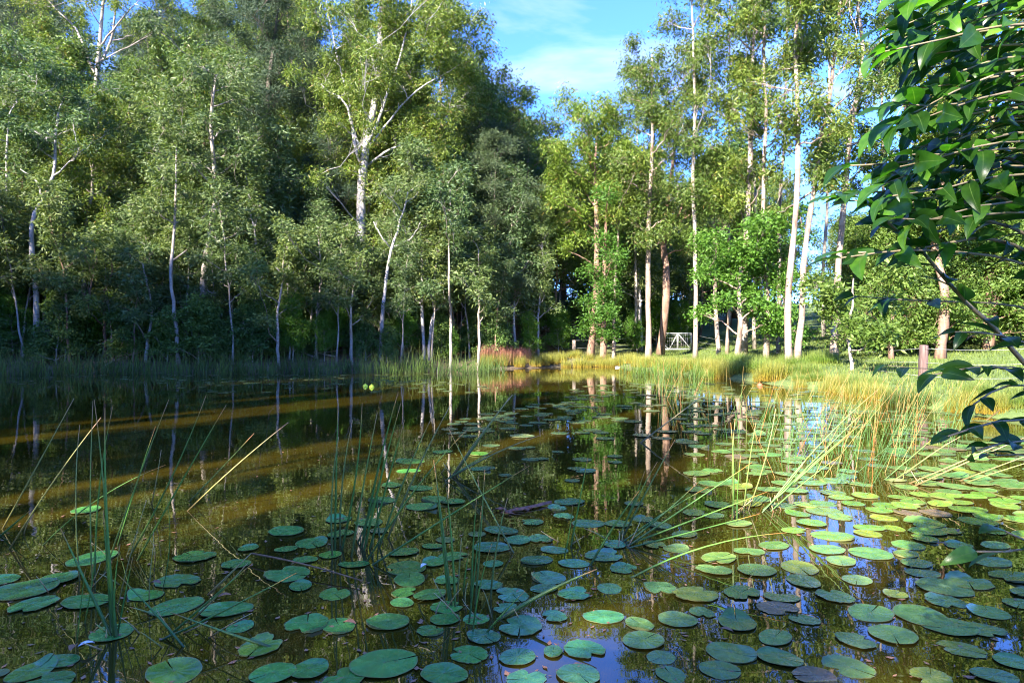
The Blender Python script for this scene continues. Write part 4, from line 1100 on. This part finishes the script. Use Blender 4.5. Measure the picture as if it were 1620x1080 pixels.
for k, (px, py, w, hnd) in enumerate(pads):
    p = on_water(px, py); s = w / F * p[1]
    rz = rngP.uniform(0, 6.28)
    lvl = rngP.uniform(0.001, 0.008)
    if k >= 298:
        ca, sa = math.cos(rz) * s, math.sin(rz) * s
        v = np.stack([vS[:, 0] * ca - vS[:, 1] * sa, vS[:, 0] * sa + vS[:, 1] * ca, vS[:, 2] * s + lvl], -1) + p
        mbS.add(v, fS, 0.5, tS); continue
    u = rngP.uniform()
    me = (TORN if u < 0.3 else CURL if u < 0.42 else PADS)
    me = me[int(rngP.integers(len(me)))]
    o = link('lily_pad', me, None, (p[0], p[1], lvl), (rngP.normal(0, 0.02), rngP.normal(0, 0.02), rz), (s, s * rngP.uniform(0.8, 1.06), s * rngP.uniform(0.6, 1.3)))
    if px < 760: cc = np.array([0.055, 0.22, 0.045])
    elif px < 1010: cc = np.array([0.055, 0.2, 0.075])  # sky reflection put into the colour: bluer pads in mid picture
    else: cc = np.array([0.095, 0.2, 0.05])
    if py < 700: cc = np.array([0.09, 0.15, 0.06])
    if px > 1250 and 780 < py < 860: cc = np.array([0.12, 0.24, 0.03])  # sunlit stretch painted in as a brighter, yellower pad colour
    cc = cc * rngP.uniform(0.8, 1.25) * np.array([rngP.uniform(0.85, 1.2), 1, rngP.uniform(0.85, 1.15)])
    if rngP.uniform() < 0.07: cc = cc * np.array([1.7, 1.15, 0.7])
    if rngP.uniform() < 0.05 and px > 1000: cc = np.array([0.14, 0.1, 0.07])
    o.color = (*cc, 1)
    zl = ('thin lily pad by the far shore' if px < 700 else 'lily pad in the mid-pond spread' if px < 1110 else 'lily pad among the right-hand sedges')
    tag(o, lab.get((px, py), zl), 'lily pad', 'lily pads on the pond')
o = link('far_lily_pads', mbS.mesh('far_lily_pads', M['pad'], True)); o.color = (0.085, 0.145, 0.055, 1)
tag(o, 'mass of small far lily pads near the opposite shore', 'lily pads', None, 'stuff')

# ------------------------------------------------------------------ sedges
def blade(parent, base, tip, r0, seed, bow=0.03, dry=0.0, sub=0.35):
    rg = np.random.default_rng(seed); mb = MB()
    base = np.asarray(base, float); tip = np.asarray(tip, float)
    dv = tip - base; root = base - dv / max(np.linalg.norm(dv), 0.01) * sub
    mid = (base + tip) / 2 + rg.normal(0, bow, 3) * np.linalg.norm(dv) + np.array([0, 0, bow * 0.5]) * np.linalg.norm(dv)
    pts = np.concatenate([[root], bez(base, mid, tip, 9)])
    t = np.concatenate([[0], np.linspace(0, 1, 9)])
    tube(mb, pts, r0 * (1 - 0.82 * t ** 1.5) + 0.0006, 4, rg.uniform())
    # own t for colour along the blade
    mb.t[-1] = np.repeat(t, 4).astype(np.float32)
    org = np.array(parent.location)
    mb.v = [v - org.astype(np.float32) for v in mb.v]
    o = link('blade', mb.mesh('blade', M['sedge'], True), parent); o.color = (1, 1, dry, 1)
    return o
def tip_at(base, px, py, dd=0.0): return at(px, py, base[1] + dd)
def clump(label, origin, specs, r=0.006):
    b0 = on_water(*origin)
    e = link('sedge_clump', None, None, b0); tag(e, label, 'sedge', 'sedge clumps in the pond')
    for k, sp in enumerate(specs):
        bx, by, tx, ty = sp[:4]; dry = sp[4] if len(sp) > 4 else 0.0; rr = sp[5] if len(sp) > 5 else 1.0
        b_ = on_water(bx, by)
        dd = sp[6] if len(sp) > 6 else 0.0
        blade(e, b_, tip_at(b_, tx, ty, dd), 1.22 * r * rr * b_[1] / 4.0, int(bx * 7 + ty), 0.032, dry * 0.75)
    rs = np.random.default_rng(int(origin[0]))
    for k in range(4):                                     # dead stubs and bent stems at the foot
        b_ = b0 + np.array([rs.normal(0, 0.09), rs.normal(0, 0.07), 0]); h = rs.uniform(0.05, 0.18)
        blade(e, b_, b_ + np.array([rs.normal(0, 0.7) * h, rs.normal(0, 0.5) * h, h]), r * 0.8 * b0[1] / 4.0, int(origin[0]) * 31 + k, 0.08, rs.uniform(0.4, 1.0))
    return e
clump('tall upright sedge clump in the left foreground with orange-tipped blades', (178, 1005),
      [(184, 1008, 166, 645, 0, 1.7), (180, 1006, 163, 806, 0, 1.3), (176, 1006, 95, 834, 0, 1.6), (174, 1002, 149, 632, 0.15, 1.0), (186, 1004, 210, 880, 0, 0.9), (172, 1000, 150, 985, 0.2, 1.2), (182, 1008, 190, 860, 0, 1.0)], 0.0062)
clump('thin upright sedge stems just behind the left foreground clump', (148, 920),
      [(146, 928, 147, 634, 0.3, 1.0), (126, 918, 126, 672, 0.45, 1.0), (150, 915, 179, 640, 0, 1.2), (134, 985, 150, 850, 0, 0.8), (122, 1015, 135, 900, 0, 0.8), (186, 862, 246, 674, 0, 1.0), (165, 905, 267, 632, 0.25, 1.1), (240, 796, 255, 711, 0.7, 0.8), (185, 965, 232, 790, 0.8, 0.7), (236, 960, 243, 860, 0.7, 0.8)], 0.0045)
clump('sparse pale sedge blades slanting right over open brown water', (215, 880),
      [(205, 880, 326, 625, 0.1, 1.3), (217, 886, 358, 640, 0.05, 1.3), (300, 793, 402, 685, 0.2, 0.9), (297, 808, 456, 668, 0.75, 0.9), (68, 862, 262, 735, 0.0, 0.8), (258, 930, 262, 780, 0, 0.6), (245, 890, 243, 840, 0.9, 0.6)], 0.004)
clump('few long sedge blades slanting at the left edge, one straw-coloured', (8, 850),
      [(4, 836, 117, 630, 0.55, 1.1), (15, 868, 160, 660, 0.6, 1.1), (0, 848, 50, 805, 0, 1.2)], 0.0045)
clump('broken sedge stems crossing the pads right of the left clump', (285, 1010),
      [(290, 1022, 186, 908, 0, 1.4), (262, 1010, 400, 890, 0, 1.0), (255, 1012, 470, 905, 0, 1.0), (300, 985, 392, 890, 0.6, 0.8), (430, 1024, 270, 968, 0.1, 1.5), (330, 940, 398, 874, 0.9, 1.0), (250, 975, 205, 960, 0.4, 0.9)], 0.0055)
clump('fan of green sedges with orange tips left of the middle pads', (575, 860),
      [(541, 868, 573, 637, 0, 1.2), (538, 862, 558, 664, 0.3, 1.0), (556, 880, 597, 652, 0.2, 1.0), (572, 866, 630, 620, 0, 1.3), (576, 870, 634, 638, 0, 1.2), (585, 868, 640, 664, 0, 1.1), (566, 858, 611, 700, 0, 0.9), (600, 866, 688, 650, 0.2, 1.0),
       (614, 850, 713, 640, 0.55, 1.0), (580, 888, 742, 676, 0.05, 0.9), (590, 893, 838, 736, 0, 0.9), (530, 870, 535, 632, 0, 1.2), (526, 880, 536, 690, 0.25, 1.0), (600, 848, 600, 740, 0, 0.8)], 0.0052)
clump('pair of straw-coloured sedge blades leaning right at mid pond', (717, 750),
      [(716, 752, 811, 624, 0.75, 1.2), (719, 751, 806, 628, 0.3, 1.2), (714, 755, 856, 688, 0.5, 1.0), (705, 760, 790, 708, 0.2, 0.8)], 0.004)
clump('upright dark green sedge clump in the centre foreground', (715, 955),
      [(714, 958, 686, 727, 0.1, 1.5), (720, 960, 706, 770, 0, 1.3), (710, 950, 690, 760, 0, 1.2), (745, 945, 754, 787, 0, 1.0), (752, 955, 767, 743, 0.15, 1.0), (742, 985, 762, 800, 0, 0.9), (776, 948, 803, 787, 0.3, 1.0), (812, 874, 708, 674, 0.25, 1.0),
       (724, 940, 730, 850, 0.6, 0.8), (733, 935, 742, 872, 0, 0.8), (748, 1000, 778, 860, 0, 0.8)], 0.005)
clump('dark sedge fan sweeping right above the blue reflection', (992, 862),
      [(992, 862, 1215, 777, 0, 1.0), (990, 860, 1105, 762, 0, 1.0), (994, 863, 1190, 731, 0, 1.0), (996, 866, 1203, 812, 0, 1.0), (1002, 912, 1245, 842, 0, 1.2), (986, 848, 1068, 695, 0.2, 1.0), (978, 852, 1040, 730, 0.1, 0.9), (980, 850, 1020, 745, 0, 0.9), (934, 894, 1012, 775, 0, 1.2), (984, 858, 1120, 770, 0, 0.9)], 0.0045)
clump('thick dark sedge stem with brown tip lying across the blue reflection', (790, 980), [(792, 978, 944, 900, 0.15, 1.8), (770, 1000, 830, 935, 0, 0.8)], 0.006)
clump('lone thin sedge stem left of the dark sweeping fan', (905, 862), [(903, 864, 930, 724, 0, 1.0), (893, 880, 906, 800, 0, 0.7)], 0.0045)
clump('upright thin sedge stems at the left of the right-hand reed bed', (1160, 815),
      [(1158, 822, 1156, 668, 0.1, 1.0), (1161, 818, 1163, 662, 0.35, 1.0), (1176, 810, 1196, 668, 0.3, 1.0), (1184, 806, 1227, 646, 0.5, 1.0), (1166, 826, 1172, 720, 0, 0.8)], 0.004)
clump('bundle of pale green sedge blades slanting far to the right', (1210, 803),
      [(1208, 806, 1340, 690, 0, 1.2), (1211, 804, 1360, 672, 0.1, 1.2), (1214, 803, 1378, 640, 0.05, 1.1), (1216, 800, 1390, 615, 0.2, 1.0), (1220, 808, 1330, 720, 0, 1.0), (1206, 810, 1280, 720, 0, 0.9)], 0.004)
clump('straw-white sedge blades slanting right under the glossy leaves', (1440, 765),
      [(1440, 764, 1582, 702, 0.75, 1.2), (1448, 768, 1625, 690, 0.8, 1.2), (1420, 760, 1520, 690, 0.6, 1.1), (1410, 762, 1500, 700, 0.3, 1.0), (1400, 758, 1480, 690, 0.1, 1.0), (1520, 760, 1640, 715, 0.6, 1.1), (1525, 764, 1650, 724, 0.5, 1.1), (1560, 665, 1455, 745, 0.75, 0.9)], 0.0036)
clump('long orange straw blade arching over mid pond pads', (1018, 690), [(1014, 700, 1122, 618, 0.9, 1.2), (950, 655, 1005, 690, 0.7, 0.6)], 0.0032)
# lying red-brown stalk on the pads
mb = MB(); a = on_water(398, 875, 0.05); b_ = on_water(572, 918, 0.03)
tube(mb, bez(a, (a + b_) / 2 + np.array([0, 0, 0.03]), b_, 9), np.linspace(0.007, 0.004, 9), 6)
tag(link('dead_stalk', mb.mesh('dead_stalk', M['litter'], True)), 'long reddish dead stalk lying across the pads left of centre', 'stalk')

# the dense bed of sedge at the right, stems too fine to pick apart within a clump
bed = np.random.default_rng(61)
beds = [(1240, 720), (1262, 700), (1285, 735), (1300, 700), (1318, 745), (1335, 715), (1352, 690), (1370, 740), (1388, 705), (1405, 730), (1420, 690), (1440, 710), (1290, 680), (1330, 670), (1375, 668), (1455, 680), (1210, 690),
        (1485, 705), (1250, 755), (1340, 765), (1510, 690), (1180, 700), (1130, 690), (1100, 660), (1070, 640), (1090, 625), (1050, 632), (1035, 612)]
names_ = ['green sedge clump in the right-hand bed', 'sedge clump with orange stems in the right-hand bed']
for k, (px, py) in enumerate(beds):
    p = on_water(px, py); mb = MB()
    nb = int(bed.integers(7, 13)) if k < 22 else int(bed.integers(10, 20))
    for q in range(nb):
        b_ = np.array([bed.normal(0, 0.14), bed.normal(0, 0.14), -0.2])
        h = bed.uniform(0.55, 1.25); ln = bed.normal(0.22, 0.32)
        tp = b_ + np.array([ln * h, bed.normal(0, 0.2) * h, h + 0.2])
        mid = (b_ + tp) / 2 + np.array([-0.04 * ln, 0, 0.05])
        tube(mb, bez(b_, mid, tp, 5), np.linspace(0.0045, 0.001, 5) * (1 if k < 20 else 1.4), 3, bed.uniform(), cap=False)
        mb.t[-1] = np.repeat(np.linspace(0, 1, 5), 3).astype(np.float32)
    o = link('sedge_clump', mb.mesh('sedge_clump', M['sedge_mixed'], True), None, p)
    tag(o, f'{"fine" if k < 20 else "distant"} green-orange sedge clump', 'sedge', 'sedge bed at right')

# floating bark, dead leaves, scum
e = link('floating_bark', None, None, on_water(825, 806)); tag(e, 'reddish-brown strip of bark and dead leaves floating at pond centre', 'bark')
rg = np.random.default_rng(8); org = on_water(825, 806)
mb = MB(); a, b_ = on_water(800, 812) - org, on_water(872, 797) - org
t = np.linspace(0, 1, 10)[:, None]; ax = a * (1 - t) + b_ * t + np.array([0, 0, 0.012])
wv_ = np.array([[-0.2, 1, 0]]); hw = 0.035 * np.sin(np.pi * np.clip(t, 0.04, 0.96)) + 0.01
V = np.stack([ax - wv_ * hw, ax + np.array([0, 0, 0.022]), ax + wv_ * hw], 1).reshape(-1, 3) + rg.normal(0, 0.004, (30, 3))
i = np.arange(9)[:, None] * 3
mb.add(V, np.concatenate([i + [0, 1, 4, 3], i + [1, 2, 5, 4]])); link('strip', mb.mesh('strip', M['bark_strip']), e)
for q in range(22):
    mb = MB(); c0 = on_water(rg.uniform(770, 850), rg.uniform(803, 818)) - org
    leaves(mb, np.array([c0 + [0, 0, 0.012]]), rg, 0.13, 0.04, 0.0); vv = mb.v[0].copy(); vv[:, 2] = 0.008 + rg.uniform(0, 0.02, len(vv)); mb.v = [vv]
    link('dead_leaf', mb.mesh('dead_leaf', M['bark_strip']), e)
mb = MB(); n = 700
px = rg.uniform(0, 1620, n); py = 600 + 480 * rg.uniform(0, 1, n) ** 0.8
for a_, b_ in zip(px, py):
    p = on_water(a_, b_, 0.004); s = rg.uniform(0.006, 0.028); an = rg.uniform(0, 6.28)
    u = np.array([math.cos(an), math.sin(an), 0]) * s; w_ = np.array([-math.sin(an), math.cos(an), 0]) * s * rg.uniform(0.25, 0.6)
    mb.add(np.array([p - u, p + w_, p + u + [0, 0, 0.004], p - w_]), np.array([[0, 1, 2, 3]]), rg.uniform())
tag(link('floating_debris', mb.mesh('floating_debris', M['litter'])), 'scattered tiny leaf bits and specks floating on the pond', 'debris', None, 'stuff')
spots = [(543, 985, 'pink dead leaf resting on the pad beside the middle sedges'), (1512, 838, 'orange dead leaf on sunlit pads at right'), (1482, 860, 'small pink leaf beside the bright pad at right'), (1160, 1000, 'tiny red leaf on the water right of centre'), (545, 822, 'orange leaf beside a pad above the middle sedges'),
         (150, 1017, 'pale curled leaf at the foot of the left sedge clump'), (120, 1020, 'brown leaf floating left of the left sedge clump'), (238, 922, 'pinkish leaf among the left pads'), (345, 945, 'orange-brown leaf behind a left pad'), (676, 893, 'white petal on the large central pad')]
for k, (a_, b_, lb) in enumerate(spots):
    p = on_water(a_, b_, 0.03); mb = MB(); nn = 7; t = np.linspace(0, 1, nn); L_ = 0.075; w_ = 0.02 * np.sin(np.pi * np.clip(t, 0.03, 0.97)) ** 0.8
    zz_ = 0.012 * np.sin(np.pi * t)
    V = np.stack([np.stack([t * L_, -w_, zz_ + 0.006], -1), np.stack([t * L_, 0 * t, zz_], -1), np.stack([t * L_, w_, zz_ + 0.008], -1)], 1).reshape(-1, 3)
    i = np.arange(nn - 1)[:, None] * 3
    mb.add(V, np.concatenate([i + [0, 1, 4, 3], i + [1, 2, 5, 4]]))
    mt = M['litter'] if k not in (5, 9) else M['shed']
    tag(link('dead_leaf', mb.mesh('dead_leaf', mt, True), None, p, (0, 0, rg.uniform(0, 6.28))), lb, 'leaf', 'dead leaves on the water')

# ------------------------------------------------------------------ glossy shrub beside the viewer
def shrub_leaf(seed, L_=1.0, W_=0.4, droop=0.5):
    rg = np.random.default_rng(seed); mb = MB(); nn = 9
    t = np.linspace(0, 1, nn)
    w = W_ * 0.5 * np.sin(np.pi * t ** 0.85) ** 0.8 * (1 - 0.35 * t ** 3); w[0] = 0.012; w[-1] = 0.0
    ang = droop * t * 1.3 + rg.normal(0, 0.1)
    dx = np.concatenate([[0], np.cumsum(np.cos(ang[:-1]) * L_ / (nn - 1))]); dz = -np.concatenate([[0], np.cumsum(np.sin(ang[:-1]) * L_ / (nn - 1))])
    rows = []; T = []
    for u in (-1, -0.5, 0, 0.5, 1):
        lift = 0.28 * abs(u) ** 1.3 * w + 0.02 * np.sin(9 * t + seed) * abs(u) * W_
        rows.append(np.stack([dx, u * w, dz + lift], -1)); T.append(np.full(nn, abs(u)))
    V = np.stack(rows, 1).reshape(-1, 3); T = np.stack(T, 1).ravel()
    i = (np.arange(nn - 1)[:, None] * 5 + np.arange(4)[None]).ravel()
    mb.add(V, np.stack([i, i + 1, i + 6, i + 5], -1), rg.uniform(), T)
    return mb.mesh('leaf', M['glossy'], True)
SL = [shrub_leaf(900 + q, 1.0, 0.36 + 0.05 * (q % 3), 0.3 + 0.26 * (q % 4)) for q in range(9)]
root = np.array([1.95, 1.9, gz(1.95, 1.9)])
sh = link('glossy_shrub', None, None, root); tag(sh, 'large shrub with dark glossy leaves reaching in from the right edge', 'shrub')
rl = np.random.default_rng(12)
def sbranch(pts, r0, r1, sides=6):
    mb = MB(); q = resample(pts, 14, rl, 0.004); tube(mb, q - root, np.linspace(r0, r1, 14), sides)
    link('branch', mb.mesh('branch', M['twig'], True), sh); return q
stem = np.array([root, root + [-0.02, 0.02, 0.6], root + [0.02, 0, 1.3], root + [-0.03, 0.03, 2.0], root + [0.0, 0, 2.9]])
mb = MB(); tube(mb, resample(stem, 14, rl, 0.01) - root, np.linspace(0.03, 0.012, 14), 8); link('stem', mb.mesh('stem', M['twig'], True), sh)
def B(*pp): return [at(a, b_, d) for a, b_, d in pp]
def st(z): return np.array([root[0] + rl.normal(0, 0.01), root[1], z])
LV = []
def leafy(q, n, L_, t0=0.2, up=0.0, t1=1.0):
    """alternate leaves along a twig"""
    for k in range(n):
        f = t0 + (t1 - t0) * (k + rl.uniform(0, 0.6)) / n
        i_ = f * (len(q) - 1); a = int(min(i_, len(q) - 2)); p = q[a] + (q[a + 1] - q[a]) * (i_ - a)
        dv = nrm(q[min(a + 2, len(q) - 1)] - q[max(a - 1, 0)])
        sd = nrm(np.cross(dv, [0, 0, 1])) * (1 if k % 2 else -1)
        d_ = nrm(dv * rl.uniform(0.5, 1.0) + sd * rl.uniform(0.3, 0.9) + np.array([0, 0, rl.uniform(-0.35, 0.25) + up]))
        LV.append((p, d_, L_ * rl.uniform(0.75, 1.2)))
    LV.append((q[-1], nrm(q[-1] - q[-3] + np.array([0, 0, -0.01])), L_))
main = [
    (sbranch([st(1.05)] + B((1650, 610, 1.9), (1600, 545, 1.85), (1530, 480, 1.8), (1470, 412, 1.75), (1440, 372, 1.72), (1400, 338, 1.7), (1372, 322, 1.68)), 0.011, 0.003), 13, 0.105, 0.55),
    (sbranch([st(1.9)] + B((1640, 262, 1.95), (1560, 240, 1.85), (1500, 246, 1.8), (1440, 258, 1.75), (1345, 262, 1.7)), 0.009, 0.002), 14, 0.10, 0.25),
    (sbranch([st(1.55)] + B((1640, 372, 1.95), (1560, 345, 1.85), (1480, 325, 1.8), (1400, 315, 1.75), (1345, 318, 1.7)), 0.008, 0.002), 15, 0.10, 0.2),
    (sbranch([st(1.5)] + B((1640, 400, 1.9), (1590, 380, 1.8), (1550, 362, 1.75), (1500, 390, 1.7), (1420, 402, 1.68), (1340, 400, 1.65)), 0.008, 0.002), 13, 0.10, 0.35),
    (sbranch([st(1.3)] + B((1640, 480, 1.95), (1540, 478, 1.9), (1440, 476, 1.85), (1350, 468, 1.8)), 0.005, 0.0015), 4, 0.085, 0.78),
    (sbranch([st(1.2)] + B((1650, 600, 1.8), (1580, 575, 1.7), (1520, 582, 1.65), (1480, 592, 1.6)), 0.006, 0.002), 19, 0.08, 0.2),
    (sbranch([st(1.2)] + B((1650, 580, 1.9), (1560, 578, 1.85), (1470, 588, 1.8), (1405, 578, 1.78)), 0.004, 0.001), 1, 0.06, 0.95),
    (sbranch([st(1.0)] + B((1660, 660, 1.6), (1600, 662, 1.5), (1540, 672, 1.45), (1500, 690, 1.4)), 0.006, 0.002), 20, 0.066, 0.2),
    (sbranch([st(0.95)] + B((1660, 720, 1.6), (1610, 716, 1.55), (1575, 720, 1.5)), 0.004, 0.0015), 2, 0.07, 0.8),
    (sbranch([st(0.8)] + B((1670, 860, 1.45), (1620, 868, 1.35), (1580, 880, 1.3), (1545, 872, 1.28)), 0.005, 0.002), 6, 0.085, 0.4),
    (sbranch([st(1.1)] + B((1660, 620, 1.7), (1610, 600, 1.6), (1570, 612, 1.55), (1540, 640, 1.5)), 0.005, 0.002), 13, 0.075, 0.25),
    (sbranch([st(1.0)] + B((1660, 700, 1.55), (1620, 690, 1.5), (1580, 700, 1.45), (1545, 712, 1.42)), 0.005, 0.002), 12, 0.066, 0.25),
    (sbranch([st(1.25)] + B((1660, 560, 1.75), (1610, 535, 1.7), (1560, 520, 1.68), (1510, 525, 1.65)), 0.005, 0.002), 11, 0.08, 0.3),
    (sbranch([st(1.7)] + B((1640, 330, 1.9), (1540, 300, 1.8), (1430, 300, 1.72), (1350, 300, 1.68), (1325, 312, 1.66)), 0.006, 0.002), 19, 0.1, 0.15),
    (sbranch([st(1.45)] + B((1640, 420, 1.85), (1560, 400, 1.75), (1480, 395, 1.68), (1400, 392, 1.64), (1330, 408, 1.62)), 0.006, 0.002), 17, 0.095, 0.2),
    (sbranch([st(0.75)] + B((1670, 880, 1.4), (1630, 850, 1.35), (1590, 840, 1.32)), 0.004, 0.002), 5, 0.085, 0.4),
]
for k in range(50):
    y0 = -75 + 425 * (k + rl.uniform(0, 0.7)) / 50; d = rl.uniform(1.55, 2.15)
    xe = 1395 + rl.uniform(0, 60) + (30 if 60 < y0 < 120 else 0); ye = y0 + rl.uniform(-5, 75)
    main.append((sbranch([st(2.4 - 0.0019 * y0)] + B((1660, y0 - 15, d + 0.05), (1570, y0 - 10, d), (1480, (y0 + ye) / 2 + 5, d - 0.05), (xe, ye, d - 0.1)), 0.006, 0.0016), 19, 0.104, 0.1))
for q, n_, L_, t0 in main: leafy(q, n_, L_, t0)
vis = []
for p, d_, L_ in LV:
    px, py = to_px(p); vis.append((px < 1700, L_, p, d_))
order = sorted(range(len(LV)), key=lambda k: -LV[k][2] / LV[k][0][1])
mbL = MB(); count = 0
def leaf_rot(d_, roll):
    x = Vector(d_); up = Vector((0, 0, 1)); y = up.cross(x).normalized(); z = x.cross(y)
    from mathutils import Matrix
    m_ = Matrix((x, y, z)).transposed()
    return (m_ @ Matrix.Rotation(roll, 3, 'X')).to_euler()
for k in order:
    p, d_, L_ = LV[k]; px, py = to_px(p)
    rot = leaf_rot(d_, rl.normal(0, 0.5)); me = SL[int(rl.integers(len(SL)))]
    if count < 300:
        link('leaf', me, sh, p - root, rot, (L_,) * 3); count += 1
    else:
        v = np.empty(len(me.vertices) * 3, np.float32); me.vertices.foreach_get('co', v); v = v.reshape(-1, 3) * L_
        R3 = np.array(rot.to_matrix()); fz = np.array([list(q.vertices) for q in me.polygons]); tv = np.empty(len(v), np.float32); me.attributes['t'].data.foreach_get('value', tv)
        mbL.add(v @ R3.T + (p - root), fz, 0.5, tv)
if mbL.n:
    o = link('leaf_mass', mbL.mesh('leaf_mass', M['glossy'], True), sh); o['kind'] = 'stuff'

# ------------------------------------------------------------------ labels that single things out by their neighbours
MARKS = [(0, 'left edge'), (60, 'kinked pale gum'), (180, 'crooked brown sapling'), (322, 'pale mottled gum'), (430, 'dark casuarina'), (568, 'large white-trunked gum'), (650, 'leaning forked sapling'), (714, 'straight thin trunk'),
         (774, 'tall brown-barked gum'), (830, 'brown leaning trunk'), (940, 'reddish trunk'), (1026, 'airy pointed gum'), (1073, 'white gate'), (1170, 'vivid green tree'), (1254, 'two white gums'), (1330, 'sky-backed gum'),
         (1420, 'half-hidden gum'), (1458, 'square timber post'), (1562, 'right reddish trunk'), (1615, 'right edge')]
by = {}
for o in list(bpy.data.objects):
    if o.parent is None and 'category' in o.keys() and 'out of view' not in o['label']: by.setdefault(o['label'], []).append(o)
for lb, os_ in by.items():
    if len(os_) < 2: continue
    cells = {}
    for o in os_:
        px = 810 + o.location.x / max(o.location.y, 0.5) * F
        k = min(range(len(MARKS)), key=lambda q: abs(MARKS[q][0] - px))
        cells.setdefault((k, px > MARKS[k][0] and 0 < k < len(MARKS) - 1), []).append((px, o))
    for (k, rt), ms_ in cells.items():
        ms_.sort(key=lambda q: q[0])
        rel = 'near the' if k in (0, len(MARKS) - 1) else ('right of the' if rt else 'left of the')
        for q, (px, o) in enumerate(ms_):
            o['label'] = f'{lb}, {rel} {MARKS[k][1]}' + (f', {WORDS[q] if q < 39 else "last"} from left' if len(ms_) > 1 else '')

for o in bpy.data.objects:
    if 'label' in o.keys() and len(o['label'].split()) > 16: print('LONG', o['label'])
